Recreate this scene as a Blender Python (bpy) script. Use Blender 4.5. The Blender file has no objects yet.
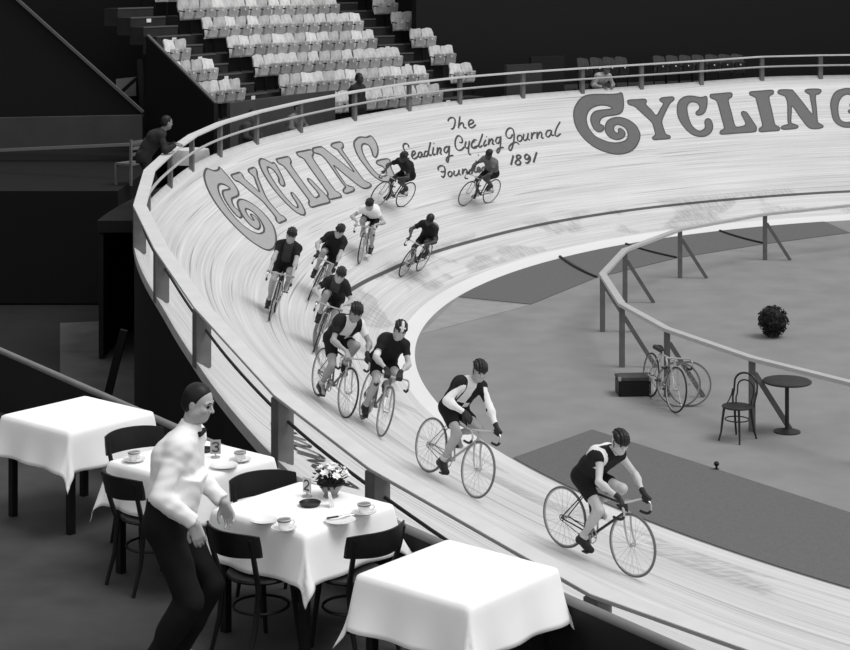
import bpy, bmesh, math, random
import numpy as np
from mathutils import Vector, Matrix, geometry
random.seed(7); rng = np.random.default_rng(7)
S = bpy.context.scene; COL = S.collection
PI = math.pi; R_ = math.radians

# ---------------------------------------------------------------- camera
F, CX, HY, H = 1800.0, 440.0, -34.0, 6.6
cd = bpy.data.cameras.new('camera'); cam = bpy.data.objects.new('camera', cd); COL.objects.link(cam)
cd.sensor_width = 36.0; cd.lens = 36.0*F/850.0
cd.shift_x = (425.0-CX)/850.0; cd.shift_y = (HY-325.0)/850.0
cd.clip_start = .1; cd.clip_end = 300
cam.location = (0, 0, H); cam.rotation_euler = (PI/2, 0, 0)
S.camera = cam
def at_z(px, py, z=0.0):
    s = (py-HY)/(H-z); return Vector(((px-CX)/s, F/s, z))
def at_y(px, py, Y):
    s = F/Y; return Vector(((px-CX)/s, Y, H-(py-HY)/s))

# ---------------------------------------------------------------- materials
def srgb(v): return v/12.92 if v <= .04045 else ((v+.055)/1.055)**2.4
MATS = {}
def mat(name, g, rough=.6, amp=.0, scale=6., bump=0., metal=0., detail=4., spec=.3):
    """grey procedural material; g is the sRGB-looking grey of the thing, amp its mottling"""
    if name in MATS: return MATS[name]
    m = bpy.data.materials.new(name); m.use_nodes = True; nt = m.node_tree; N = nt.nodes; L = nt.links
    b = N['Principled BSDF']; b.inputs['Roughness'].default_value = rough; b.inputs['Metallic'].default_value = metal
    b.inputs['Specular IOR Level'].default_value = spec
    v = srgb(g)
    tc = N.new('ShaderNodeTexCoord'); nz = N.new('ShaderNodeTexNoise'); nz.inputs['Scale'].default_value = scale; nz.inputs['Detail'].default_value = detail
    L.new(tc.outputs['Object'], nz.inputs['Vector'])
    cr = N.new('ShaderNodeValToRGB'); L.new(nz.outputs['Fac'], cr.inputs['Fac'])
    lo, hi = max(0, v*(1-amp)), min(1, v*(1+amp))
    cr.color_ramp.elements[0].position = .3; cr.color_ramp.elements[1].position = .7
    cr.color_ramp.elements[0].color = (lo, lo, lo, 1); cr.color_ramp.elements[1].color = (hi, hi, hi, 1)
    L.new(cr.outputs['Color'], b.inputs['Base Color'])
    if bump:
        bp = N.new('ShaderNodeBump'); bp.inputs['Strength'].default_value = bump; bp.inputs['Distance'].default_value = .02
        L.new(nz.outputs['Fac'], bp.inputs['Height']); L.new(bp.outputs['Normal'], b.inputs['Normal'])
    MATS[name] = m; return m

def track_material():
    m = bpy.data.materials.new('track_boards'); m.use_nodes = True; nt = m.node_tree; N = nt.nodes; L = nt.links
    b = N['Principled BSDF']; b.inputs['Roughness'].default_value = .55; b.inputs['Specular IOR Level'].default_value = .25
    def uv(n):
        u = N.new('ShaderNodeUVMap'); u.uv_map = n; s = N.new('ShaderNodeSeparateXYZ'); L.new(u.outputs[0], s.inputs[0]); return s
    A = uv('board'); B = uv('line'); CA = uv('apron')
    def val(x): return x
    def mth(op, a, c=None, d=None):
        n = N.new('ShaderNodeMath'); n.operation = op
        for i, q in enumerate((a, c, d)):
            if q is None: continue
            if isinstance(q, (int, float)): n.inputs[i].default_value = q
            else: L.new(q, n.inputs[i])
        return n.outputs[0]
    U, V, LD = A.outputs[0], A.outputs[1], B.outputs[1]
    def noise(su, sv, det=3., off=0.):
        c = N.new('ShaderNodeCombineXYZ'); L.new(mth('MULTIPLY', U, su), c.inputs[0]); L.new(mth('MULTIPLY', V, sv), c.inputs[1]); c.inputs[2].default_value = off
        n = N.new('ShaderNodeTexNoise'); n.inputs['Scale'].default_value = 1.; n.inputs['Detail'].default_value = det; L.new(c.outputs[0], n.inputs['Vector']); return n.outputs['Fac']
    def step(x, lo, hi):
        n = N.new('ShaderNodeMapRange'); n.interpolation_type = 'SMOOTHSTEP'; n.inputs['From Min'].default_value = lo; n.inputs['From Max'].default_value = hi; L.new(x, n.inputs['Value']); return n.outputs[0]
    fine = noise(.35, 30., 2., 1.); mid = noise(.12, 7., 3., 5.); big = noise(.25, .9, 3., 9.); grain = noise(9., 45., 2., 3.)
    base = mth('ADD', .585, mth('MULTIPLY', mth('SUBTRACT', fine, .5), .34))
    base = mth('ADD', base, mth('MULTIPLY', mth('SUBTRACT', mid, .5), .28))
    base = mth('ADD', base, mth('MULTIPLY', mth('SUBTRACT', big, .5), .14))
    base = mth('ADD', base, mth('MULTIPLY', mth('SUBTRACT', grain, .5), .08))
    fr = mth('FRACT', mth('MULTIPLY', V, 18.0))                    # narrow boards running round the bend
    seam = mth('MULTIPLY', step(mth('ABSOLUTE', mth('SUBTRACT', fr, .5)), .42, .5), step(noise(.3, 3., 2., 13.), .42, .62))
    base = mth('MULTIPLY', base, mth('SUBTRACT', 1.0, mth('MULTIPLY', seam, .30)))
    # a few open dark joints, broken along their length
    jt = mth('MULTIPLY', step(noise(.22, 22., 1., 21.), .66, .72), step(V, .5, 1.2))
    base = mth('MULTIPLY', base, mth('SUBTRACT', 1.0, mth('MULTIPLY', jt, .42)))
    # worn, scuffed boards low on the bank
    lowband = mth('MULTIPLY', step(V, .46, .5), mth('SUBTRACT', 1.0, step(V, 1.25, 1.5)))
    wear = mth('MULTIPLY', lowband, mth('MULTIPLY', step(noise(.45, 1.2, 2., 31.), .50, .56), mth('ADD', .4, mth('MULTIPLY', step(noise(14., 3., 1., 33.), .4, .6), .6))))
    base = mth('MULTIPLY', base, mth('SUBTRACT', 1.0, mth('MULTIPLY', wear, .30)))
    # pale painted apron strip
    ap = mth('MULTIPLY', mth('SUBTRACT', 1.0, step(CA.outputs[0], .96, 1.04)), CA.outputs[1])
    base = mth('ADD', mth('MULTIPLY', base, mth('SUBTRACT', 1.0, ap)), mth('MULTIPLY', ap, mth('ADD', .72, mth('MULTIPLY', mth('SUBTRACT', big, .5), .12))))
    # dark measuring line
    ln = mth('MULTIPLY', mth('SUBTRACT', 1.0, step(mth('ABSOLUTE', LD), .032, .045)), B.outputs[0])
    base = mth('MULTIPLY', base, mth('SUBTRACT', 1.0, mth('MULTIPLY', ln, .86)))
    cc = N.new('ShaderNodeCombineXYZ')
    for i in range(3): L.new(base, cc.inputs[i])
    L.new(cc.outputs[0], b.inputs['Base Color'])
    bp = N.new('ShaderNodeBump'); bp.inputs['Strength'].default_value = .15; bp.inputs['Distance'].default_value = .01
    L.new(fine, bp.inputs['Height']); L.new(bp.outputs['Normal'], b.inputs['Normal'])
    return m


# ---------------------------------------------------------------- mesh helpers
class MB:
    def __init__(s): s.v = []; s.f = []; s.mi = []
    def add(s, vs, fs, mi=0):
        o = len(s.v); s.v += [tuple(v) for v in vs]; s.f += [tuple(i+o for i in f) for f in fs]; s.mi += [mi]*len(fs)
    def box(s, c, size, rot=None, mi=0, taper=1.0):
        hx, hy, hz = [q/2 for q in size]; vs = []
        for z in (-1, 1):
            t = taper if z > 0 else 1.0
            for x, y in ((-1,-1),(1,-1),(1,1),(-1,1)): vs.append(Vector((x*hx*t, y*hy*t, z*hz)))
        if rot is not None: vs = [rot @ v for v in vs]
        c = Vector(c); vs = [v+c for v in vs]
        s.add(vs, [(3,2,1,0),(4,5,6,7),(0,1,5,4),(1,2,6,5),(2,3,7,6),(3,0,4,7)], mi)
    def beam(s, a, b, w, h, up=(0,0,1), mi=0):
        a, b = Vector(a), Vector(b); d = (b-a); l = d.length; d.normalize(); up = Vector(up)
        side = d.cross(up)
        if side.length < 1e-5: side = d.cross(Vector((1,0,0)))
        side.normalize(); u = side.cross(d).normalized()
        vs = []
        for p in (a, b):
            for x, y in ((-1,-1),(1,-1),(1,1),(-1,1)): vs.append(p + side*(x*w/2) + u*(y*h/2))
        s.add(vs, [(3,2,1,0),(4,5,6,7),(0,1,5,4),(1,2,6,5),(2,3,7,6),(3,0,4,7)], mi)
    def tube(s, pts, r, n=8, closed=False, caps=True, mi=0):
        pts = [Vector(p) for p in pts]; k = len(pts)
        rs = r if isinstance(r, (list, tuple)) else [r]*k
        vs = []; prev = None
        for i, p in enumerate(pts):
            if closed: t = pts[(i+1) % k]-pts[i-1]
            else: t = pts[min(i+1, k-1)]-pts[max(i-1, 0)]
            t.normalize()
            if prev is None:
                prev = t.orthogonal().normalized()
            prev = (prev - t*prev.dot(t))
            if prev.length < 1e-6: prev = t.orthogonal()
            prev.normalize(); q = t.cross(prev)
            for j in range(n):
                a = 2*PI*j/n; vs.append(p + (prev*math.cos(a)+q*math.sin(a))*rs[i])
        fs = []
        for i in range(k if closed else k-1):
            for j in range(n):
                a = i*n+j; b2 = i*n+(j+1) % n; c = ((i+1) % k)*n+(j+1) % n; d = ((i+1) % k)*n+j
                fs.append((a, b2, c, d))
        if caps and not closed:
            fs.append(tuple(range(n-1, -1, -1))); fs.append(tuple((k-1)*n+j for j in range(n)))
        s.add(vs, fs, mi)
    def lathe(s, prof, n=24, c=(0,0,0), rot=None, mi=0):
        c = Vector(c); vs = []
        for (r, z) in prof:
            for j in range(n):
                a = 2*PI*j/n; v = Vector((r*math.cos(a), r*math.sin(a), z))
                vs.append((rot @ v if rot is not None else v)+c)
        fs = []
        for i in range(len(prof)-1):
            for j in range(n): fs.append((i*n+j, i*n+(j+1) % n, (i+1)*n+(j+1) % n, (i+1)*n+j))
        if prof[0][0] > 1e-6: fs.append(tuple(range(n-1, -1, -1)))
        if prof[-1][0] > 1e-6: fs.append(tuple((len(prof)-1)*n+j for j in range(n)))
        s.add(vs, fs, mi)
    def mesh(s, name, mats, smooth=True, angle=.7, bevel=0):
        me = bpy.data.meshes.new(name); me.from_pydata(s.v, [], s.f); me.update()
        for m in (mats if isinstance(mats, (list, tuple)) else [mats]): me.materials.append(m)
        if any(s.mi): me.polygons.foreach_set('material_index', s.mi)
        if bevel:
            bm = bmesh.new(); bm.from_mesh(me); bmesh.ops.remove_doubles(bm, verts=bm.verts, dist=1e-5)
            ed = [e for e in bm.edges if len(e.link_faces) == 2 and e.calc_face_angle(0) > .6]
            bmesh.ops.bevel(bm, geom=ed, offset=bevel, segments=2, affect='EDGES', clamp_overlap=True); bm.to_mesh(me); bm.free()
        if smooth:
            me.polygons.foreach_set('use_smooth', [True]*len(me.polygons))
            try: me.set_sharp_from_angle(angle=angle)
            except Exception: pass
        return me
def link(name, me, parent=None, loc=None):
    o = bpy.data.objects.new(name, me); COL.objects.link(o)
    if parent is not None: o.parent = parent
    if loc is not None: o.location = loc
    return o
def obj(name, mb, mats, parent=None, **k): return link(name, mb.mesh(name, mats, **k), parent)
def tag(o, label, cat, group=None):
    o['label'] = label; o['category'] = cat
    if group: o['group'] = group
    return o
def struct(o, kind='structure'): o['kind'] = kind; return o
def thing(name, label, cat, M=None, group=None):
    o = bpy.data.objects.new(name, None); COL.objects.link(o); o.empty_display_size = .2
    if M is not None:
        if isinstance(M, Matrix): o.matrix_world = M
        else: o.location = M
    return tag(o, label, cat, group)
KIDS = {}
def copy_tree(src, parent=None):
    c = src.copy(); COL.objects.link(c)
    if parent is not None: c.parent = parent
    for k in src.children: copy_tree(k, c)
    return c
def rz(a): return Matrix.Rotation(a, 4, 'Z')

# ---------------------------------------------------------------- implicit-surface bodies
class Field:
    def __init__(s, lo, hi, h):
        s.h = h; s.lo = np.array(lo, float); s.n = np.ceil((np.array(hi)-s.lo)/h).astype(int)+1
        s.F = np.full(s.n, .5, np.float32)
    def _sub(s, lo, hi):
        i0 = np.clip(np.floor((lo-s.lo)/s.h).astype(int), 0, s.n); i1 = np.clip(np.ceil((hi-s.lo)/s.h).astype(int)+1, 0, s.n)
        if np.any(i1 <= i0): return None
        ax = [s.lo[k]+s.h*np.arange(i0[k], i1[k]) for k in range(3)]
        X, Y, Z = np.meshgrid(*ax, indexing='ij'); sl = tuple(slice(i0[k], i1[k]) for k in range(3))
        return sl, np.stack([X, Y, Z], -1).astype(np.float32)
    def _merge(s, sl, d, k, op):
        A = s.F[sl]
        if op == 'add':
            hh = np.maximum(k-np.abs(A-d), 0)/max(k, 1e-6); s.F[sl] = np.minimum(A, d)-hh*hh*k*.25
        else:
            d = -d; hh = np.maximum(k-np.abs(A-d), 0)/max(k, 1e-6); s.F[sl] = np.maximum(A, d)+hh*hh*k*.25
    def cap(s, a, b, ra, rb=None, k=.02, flat=False, op='add'):
        rb = ra if rb is None else rb
        a = np.array(a, np.float32); b = np.array(b, np.float32); m = max(ra, rb)+k+2*s.h
        g = s._sub(np.minimum(a, b)-m, np.maximum(a, b)+m)
        if g is None: return
        sl, P = g; ba = b-a; L2 = float(ba@ba)+1e-12; t = ((P-a)@ba)/L2; tc = np.clip(t, 0, 1)
        d = np.linalg.norm(P-(a+tc[..., None]*ba), axis=-1)-(ra+(rb-ra)*tc)
        if flat: d = np.maximum(d, (t-1)*math.sqrt(L2))
        s._merge(sl, d, k, op)
    def ell(s, c, r, Rm=None, k=.02, op='add'):
        c = np.array(c, np.float32); r = np.array(r, np.float32); m = r.max()+k+2*s.h
        g = s._sub(c-m, c+m)
        if g is None: return
        sl, P = g; Q = P-c
        if Rm is not None: Q = Q @ np.array(Rm, np.float32)     # columns of Rm are the axes
        k0 = np.linalg.norm(Q/r, axis=-1); k1 = np.linalg.norm(Q/(r*r), axis=-1)+1e-9
        s._merge(sl, k0*(k0-1)/k1, k, op)
    def plane(s, p, n):
        """keep the side the normal points away from"""
        p = np.array(p); n = np.array(n)/np.linalg.norm(n)
        ax = [s.lo[k]+s.h*np.arange(s.n[k]) for k in range(3)]
        D = ((ax[0]-p[0])*n[0])[:, None, None]+((ax[1]-p[1])*n[1])[None, :, None]+((ax[2]-p[2])*n[2])[None, None, :]
        s.F = np.maximum(s.F, D.astype(np.float32))
    def mesh(s, name, mats, fmat=None, smooth_it=1):
        Fv = s.F; ins = Fv < 0; n = Fv.shape
        c = [np.array(q) for q in np.ndindex(2, 2, 2)]
        def cs(a, o): return a[tuple(slice(o[k], n[k]-1+o[k]) for k in range(3))]
        cnt = sum(cs(ins, o).astype(np.int8) for o in c)
        act = (cnt > 0) & (cnt < 8)
        idx = np.argwhere(act); vid = np.full(act.shape, -1, np.int32); vid[act] = np.arange(len(idx))
        acc = np.zeros((len(idx), 3)); w = np.zeros(len(idx))
        for ax in range(3):
            for o in c:
                if o[ax]: continue
                p = o.copy(); p[ax] = 1
                a = Fv[tuple((idx+o).T)]; b = Fv[tuple((idx+p).T)]
                cr = (a < 0) != (b < 0); t = np.where(cr, a/np.where(cr, a-b, 1), 0)
                q = np.repeat(o[None].astype(float), len(idx), 0); q[:, ax] += t
                acc[cr] += q[cr]; w[cr] += 1
        V = s.lo+s.h*(idx+acc/w[:, None]); faces = []
        for ax in range(3):
            u, v2 = (ax+1) % 3, (ax+2) % 3
            A = [slice(None)]*3; B = [slice(None)]*3; A[ax] = slice(0, n[ax]-1); B[ax] = slice(1, n[ax])
            sa, sb = ins[tuple(A)], ins[tuple(B)]
            E = np.argwhere(sa != sb); ok = (E[:, u] > 0) & (E[:, v2] > 0) & (E[:, u] < n[u]-1) & (E[:, v2] < n[v2]-1); E = E[ok]
            if not len(E): continue
            flip = sa[tuple(E.T)]
            def g(du, dv):
                Q = E.copy(); Q[:, u] -= du; Q[:, v2] -= dv; return vid[tuple(Q.T)]
            q = np.stack([g(1, 1), g(0, 1), g(0, 0), g(1, 0)], 1)
            q[~flip] = q[~flip][:, ::-1]; faces.append(q)
        Q = np.concatenate(faces); Q = Q[(Q >= 0).all(1)]
        if smooth_it:
            for _ in range(smooth_it):
                acc = np.zeros_like(V); w = np.zeros(len(V))
                for i in range(4):
                    a, b = Q[:, i], Q[:, (i+1) % 4]
                    np.add.at(acc, a, V[b]); np.add.at(w, a, 1); np.add.at(acc, b, V[a]); np.add.at(w, b, 1)
                V = V*.5+.5*acc/np.maximum(w, 1)[:, None]
        me = bpy.data.meshes.new(name); me.vertices.add(len(V)); me.vertices.foreach_set('co', V.astype(np.float32).ravel())
        me.loops.add(Q.size); me.loops.foreach_set('vertex_index', Q.astype(np.int32).ravel())
        me.polygons.add(len(Q)); me.polygons.foreach_set('loop_start', np.arange(0, Q.size, 4, dtype=np.int32))
        me.polygons.foreach_set('loop_total', np.full(len(Q), 4, np.int32))
        for m in (mats if isinstance(mats, (list, tuple)) else [mats]): me.materials.append(m)
        me.update(calc_edges=True); me.polygons.foreach_set('use_smooth', [True]*len(Q))
        if fmat is not None:
            C = V[Q].mean(1); me.polygons.foreach_set('material_index', fmat(C).astype(np.int32))
        me.update(); return me

def nv(v): v = np.array(v, float); return v/np.linalg.norm(v)
def ik(a, b, l1, l2, pole):
    a, b = np.array(a, float), np.array(b, float); d = b-a; L = np.linalg.norm(d); L2 = min(L, (l1+l2)*.999)
    u = d/L; x = (l1*l1-l2*l2+L2*L2)/(2*L2); y = math.sqrt(max(l1*l1-x*x, 0))
    p = np.array(pole, float); p = p-u*(p@u); p = p/np.linalg.norm(p)
    return a+u*x+p*y, a+u*L2
#@@PART2
# ---------------------------------------------------------------- people
def wrinkle(f, amp, fr=22., seed=0.):
    ax = [f.lo[k]+f.h*np.arange(f.n[k]) for k in range(3)]
    X, Y, Z = [a.astype(np.float32).reshape([-1 if i == k else 1 for i in range(3)]) for k, a in enumerate(ax)]
    w = np.sin(fr*(X*.9+Z*.5)+3*np.sin(fr*.37*(Y+Z)+seed))*np.sin(fr*.55*(Z-X*.4+Y*.8)+seed)+.6*np.sin(fr*1.7*(Z+.5*Y-.3*X)+2*np.sin(fr*.5*X)+seed)
    f.F += (amp*w).astype(np.float32)
def torso(f, J, off, lo=0.0):
    a = J['a']; P0, P3, bk = J['hip'], J['neck'], J['bk']; sp = P3-P0; g = J.get('girth', 1.0)
    P1 = P0+sp*.34+bk*.025; P2 = P0+sp*.72+bk*.03
    k = .07
    if lo <= 0:
        for s in (-1, 1): f.cap(P0+a*s*.075*g, P1+a*s*.055*g, .105*g+off, .098*g+off, k)
    for s in (-1, 1):
        f.cap(P1+a*s*.055*g, P2+a*s*.075*g, .098*g+off, .112*g+off, k)
        f.cap(P2+a*s*.07*g, P3-sp*.03+a*s*.05, .105*g+off, .06+off, k)
        f.cap(P3-sp*.06+a*s*.05, J['sh'][s], .055+off, .05+off, .05)
        f.cap(P2+a*s*.08, J['sh'][s], .066+off, .052+off, .05)
def arm(f, J, s, off, to=2.0):
    sh, el, wr = J['sh'][s], J['el'][s], J['wr'][s]
    if to <= 1: f.cap(sh, sh+(el-sh)*to, .047+off, .042+off, .04, flat=True); return
    f.cap(sh, el, .047+off, .035+off, .035)
    t = to-1
    fl = t < .999
    e2 = el+(wr-el)*t
    f.cap(el, e2, .036+off, .036+(-.012)*t+off, .025, flat=fl)
    if t > .4: f.ell(el+(wr-el)*.28, (.036+off, .036+off, .036+off), None, .05)
def leg(f, J, s, off, to=2.0):
    hp, kn, an = J['hj'][s], J['kn'][s], J['an'][s]
    if to <= 1: f.cap(hp, hp+(kn-hp)*to, .084+off, .084-.03*to+off, .05, flat=True); return
    f.cap(hp, kn, .083+off, .052+off, .05)
    t = to-1; e2 = kn+(an-kn)*t
    f.cap(kn, e2, .051+off, .051-.018*t+off, .03, flat=t < .999)
    d = nv(an-kn); b = J['calf'][s]
    f.cap(kn+(an-kn)*.18+b*.012, kn+(an-kn)*.5+b*.01, .05+off, .042+off, .05)
def foot(f, J, s, off):
    an, toe, heel = J['an'][s], J['toe'][s], J['heel'][s]
    f.cap(an, heel, .036+off, .034+off, .03); f.cap(heel, toe, .034+off, .030+off, .03)
    f.cap(an, heel+(toe-heel)*.55, .034+off, .034+off, .04)
def grip_hand(f, G, axis, wr, off, s, fine=True):
    """fingers closed around a bar of radius .012 at G running along axis"""
    G = np.array(G); a = nv(axis); p = G-wr; p = p-a*(p@a); p = nv(p); n = np.cross(a, p)
    if n[2] < 0: n = -n
    rad = .026
    def C(off_a, ph, r=rad): return G+a*off_a+(p*math.cos(ph)+n*math.sin(ph))*r
    spans = (205, 225, 215, 185)
    for i in range(4):
        o = (i-1.5)*.0205; st = 150
        kn = C(o, R_(st), rad+.006)
        f.cap(wr+a*o*.55, kn, .016+off, .0125+off, .012)
        pts = [kn]+[C(o*1.02, R_(st-spans[i]*t)) for t in (.28, .55, .8, 1.0)]
        for j in range(4): f.cap(pts[j], pts[j+1], .0105-.001*j+off, .0098-.001*j+off, .003)
    ta = -s*.0+.0
    b0 = wr*.55+C(.034, R_(175), rad)*.45; b1 = C(.038, R_(205), rad+.004); b2 = C(.03, R_(255)); b3 = C(.02, R_(300))
    f.cap(b0, b1, .015+off, .012+off, .012); f.cap(b1, b2, .0115+off, .0105+off, .004); f.cap(b2, b3, .0105+off, .009+off, .004)
def open_hand(f, wr, d, nrm, s, curl=35, off=0.0, thumb_dir=1):
    """relaxed hand: d along the hand, nrm out of the back of the hand"""
    d = nv(d); nrm = nv(nrm-d*(nrm@d)); a = np.cross(d, nrm)*thumb_dir
    L = (.072, .08, .074, .058)
    for i in range(4):
        o = (1.5-i)*.0205; kn = wr+d*(.092-.004*abs(i-1))+a*o
        f.cap(wr+a*o*.6+d*.01, kn, .016+off, .0115+off, .012)
        p = kn; c = 0
        for j in range(3):
            c += R_(curl)*(.6+.25*j)*(1+.08*i); q = p+(d*math.cos(c)-nrm*math.sin(c))*L[i]*(.44, .31, .25)[j]
            f.cap(p, q, .0105-.0012*j+off, .0097-.0012*j+off, .003); p = q
    b0 = wr+d*.025+a*.02; b1 = wr+d*.05+a*.048-nrm*.012; b2 = b1+(d*.8+a*.35-nrm*.3)*.034; b3 = b2+(d*.95-nrm*.25)*.028
    f.cap(b0, b1, .016+off, .013+off, .012); f.cap(b1, b2, .012+off, .0105+off, .004); f.cap(b2, b3, .0105+off, .009+off, .004)
class Scaled:
    def __init__(s, f, k): s.f, s.k = f, k
    def cap(s, a, b, ra, rb=None, k=.02, flat=False, op='add'): s.f.cap(a, b, ra*s.k, None if rb is None else rb*s.k, k*s.k, flat, op)
    def ell(s, c, r, Rm=None, k=.02, op='add'): s.f.ell(c, np.array(r)*s.k, Rm, k*s.k, op)
    def plane(s, p, n): s.f.plane(p, n)
    def mesh(s, *a): return s.f.mesh(*a)
def head(f, J):
    C, hf, hu = J['head'], J['hf'], J['hu']; ha = np.cross(hu, hf); Rm = np.stack([hf, ha, hu], 1); q = J.get('hsc', 1.); f = Scaled(f, q)
    P = lambda x, y, z: C+(hf*x+ha*y+hu*z)*q
    f.cap(J['neck']-(J['neck']-J['hip'])*.02, P(-.02, 0, -.075), .058, .052, .04)
    f.ell(P(-.008, 0, .025), (.098, .078, .095), Rm, .03)
    f.ell(P(.03, 0, -.055), (.062, .058, .066), Rm, .035)
    f.cap(P(.055, -.018, -.092), P(.055, .018, -.092), .022, None, .03)            # chin
    for s in (-1, 1):
        f.cap(P(.035, s*.05, -.05), P(.0, s*.055, -.06), .024, None, .03)           # jaw
        f.ell(P(.068, s*.042, -.022), (.022, .022, .02), Rm, .025)                  # cheek
        f.ell(P(.098, s*.031, .006), (.016, .018, .0125), Rm, .012, 'sub')          # eye socket
        f.cap(P(.078, s*.05, .024), P(.091, s*.014, .026), .0085, None, .014)       # brow
        f.ell(P(-.008, s*.078, -.008), (.02, .009, .032), Rm, .008)                 # ear
        f.ell(P(-.002, s*.09, -.004), (.010, .006, .017), Rm, .004, 'sub')
    f.cap(P(.088, 0, .012), P(.112, 0, -.026), .0085, .0125, .012)                  # nose
    for s in (-1, 1): f.ell(P(.1, s*.0125, -.03), (.011, .008, .008), Rm, .006)
    f.cap(P(.083, -.018, -.054), P(.083, .018, -.054), .0075, None, .008)           # lips
    f.cap(P(.081, -.016, -.067), P(.081, .016, -.067), .0085, None, .008)
    f.cap(P(.097, -.017, -.0605), P(.097, .017, -.0605), .0022, None, .003, op='sub')
def head_cover(J, kind, h):
    C, hf, hu = J['head'], J['hf'], J['hu']; ha = np.cross(hu, hf); Rm = np.stack([hf, ha, hu], 1); sc = J.get('hsc', 1.)
    P = lambda x, y, z: C+(hf*x+ha*y+hu*z)*sc
    f = Scaled(Field(C-.2, C+.2, h), sc)
    if kind == 'hair':
        f.ell(P(-.014, 0, .03), (.101, .0825, .100), Rm, .02)
        f.ell(P(-.045, 0, -.02), (.066, .072, .066), Rm, .03)
        f.ell(P(.09, 0, .0), (.085, .12, .088), Rm, .012, 'sub')
        f.ell(P(.05, 0, -.075), (.075, .12, .07), Rm, .012, 'sub')
        for s in (-1, 1): f.ell(P(-.005, s*.085, -.025), (.022, .03, .035), Rm, .006, 'sub')
        f.plane(P(0, 0, -.07), -hu)
        return f
    f.ell(P(-.008, 0, .03), (.114, .093, .108), Rm, .02)
    if kind == 'ribbed':
        for k in (-2, -1, 0, 1, 2):
            y = k*.033; pts = []
            for q in range(9):
                t = R_(10+160*q/8); rr = math.sqrt(max(1-(y/.093)**2, .05))
                pts.append(P(-.008+math.cos(t)*.116*rr, y, .03+math.sin(t)*.112*rr))
            for i in range(8): f.cap(pts[i], pts[i+1], .0135, None, .006)
        ring = [P(-.008+math.cos(t)*.112, math.sin(t)*.092, .03-.014*math.cos(t)+.012) for t in np.linspace(0, 2*PI, 17)]
        for i in range(16): f.cap(ring[i], ring[i+1], .0135, None, .006)
    f.plane(P(.06, 0, .03), -hu*.93-hf*.05+hf*(-.32))
    return f
def eyes(J, root, g):
    C, hf, hu = J['head'], J['hf'], J['hu']; ha = np.cross(hu, hf)
    for s in (-1, 1):
        q = J.get('hsc', 1.); m = MB(); c = C+(hf*.084+ha*s*.031+hu*.005)*q; rows = []
        for i in range(7):
            t = PI*i/6; rows.append((max(math.sin(t)*.0125*q, 1e-7), math.cos(t)*.0125*q))
        m.lathe(rows[::-1], 10, c)
        obj('eye', m, mat('eye', .12, .2), root)
        if g < .0095:
            m = MB(); P = lambda x, y, z: C+(hf*x+ha*y*s+hu*z)*q
            m.tube([P(.098, .012, .027), P(.097, .03, .033), P(.084, .05, .027)], [.003, .0042, .002], 6); obj('eyebrow', m, mat('eyebrow', .16, .7), root)

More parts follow.
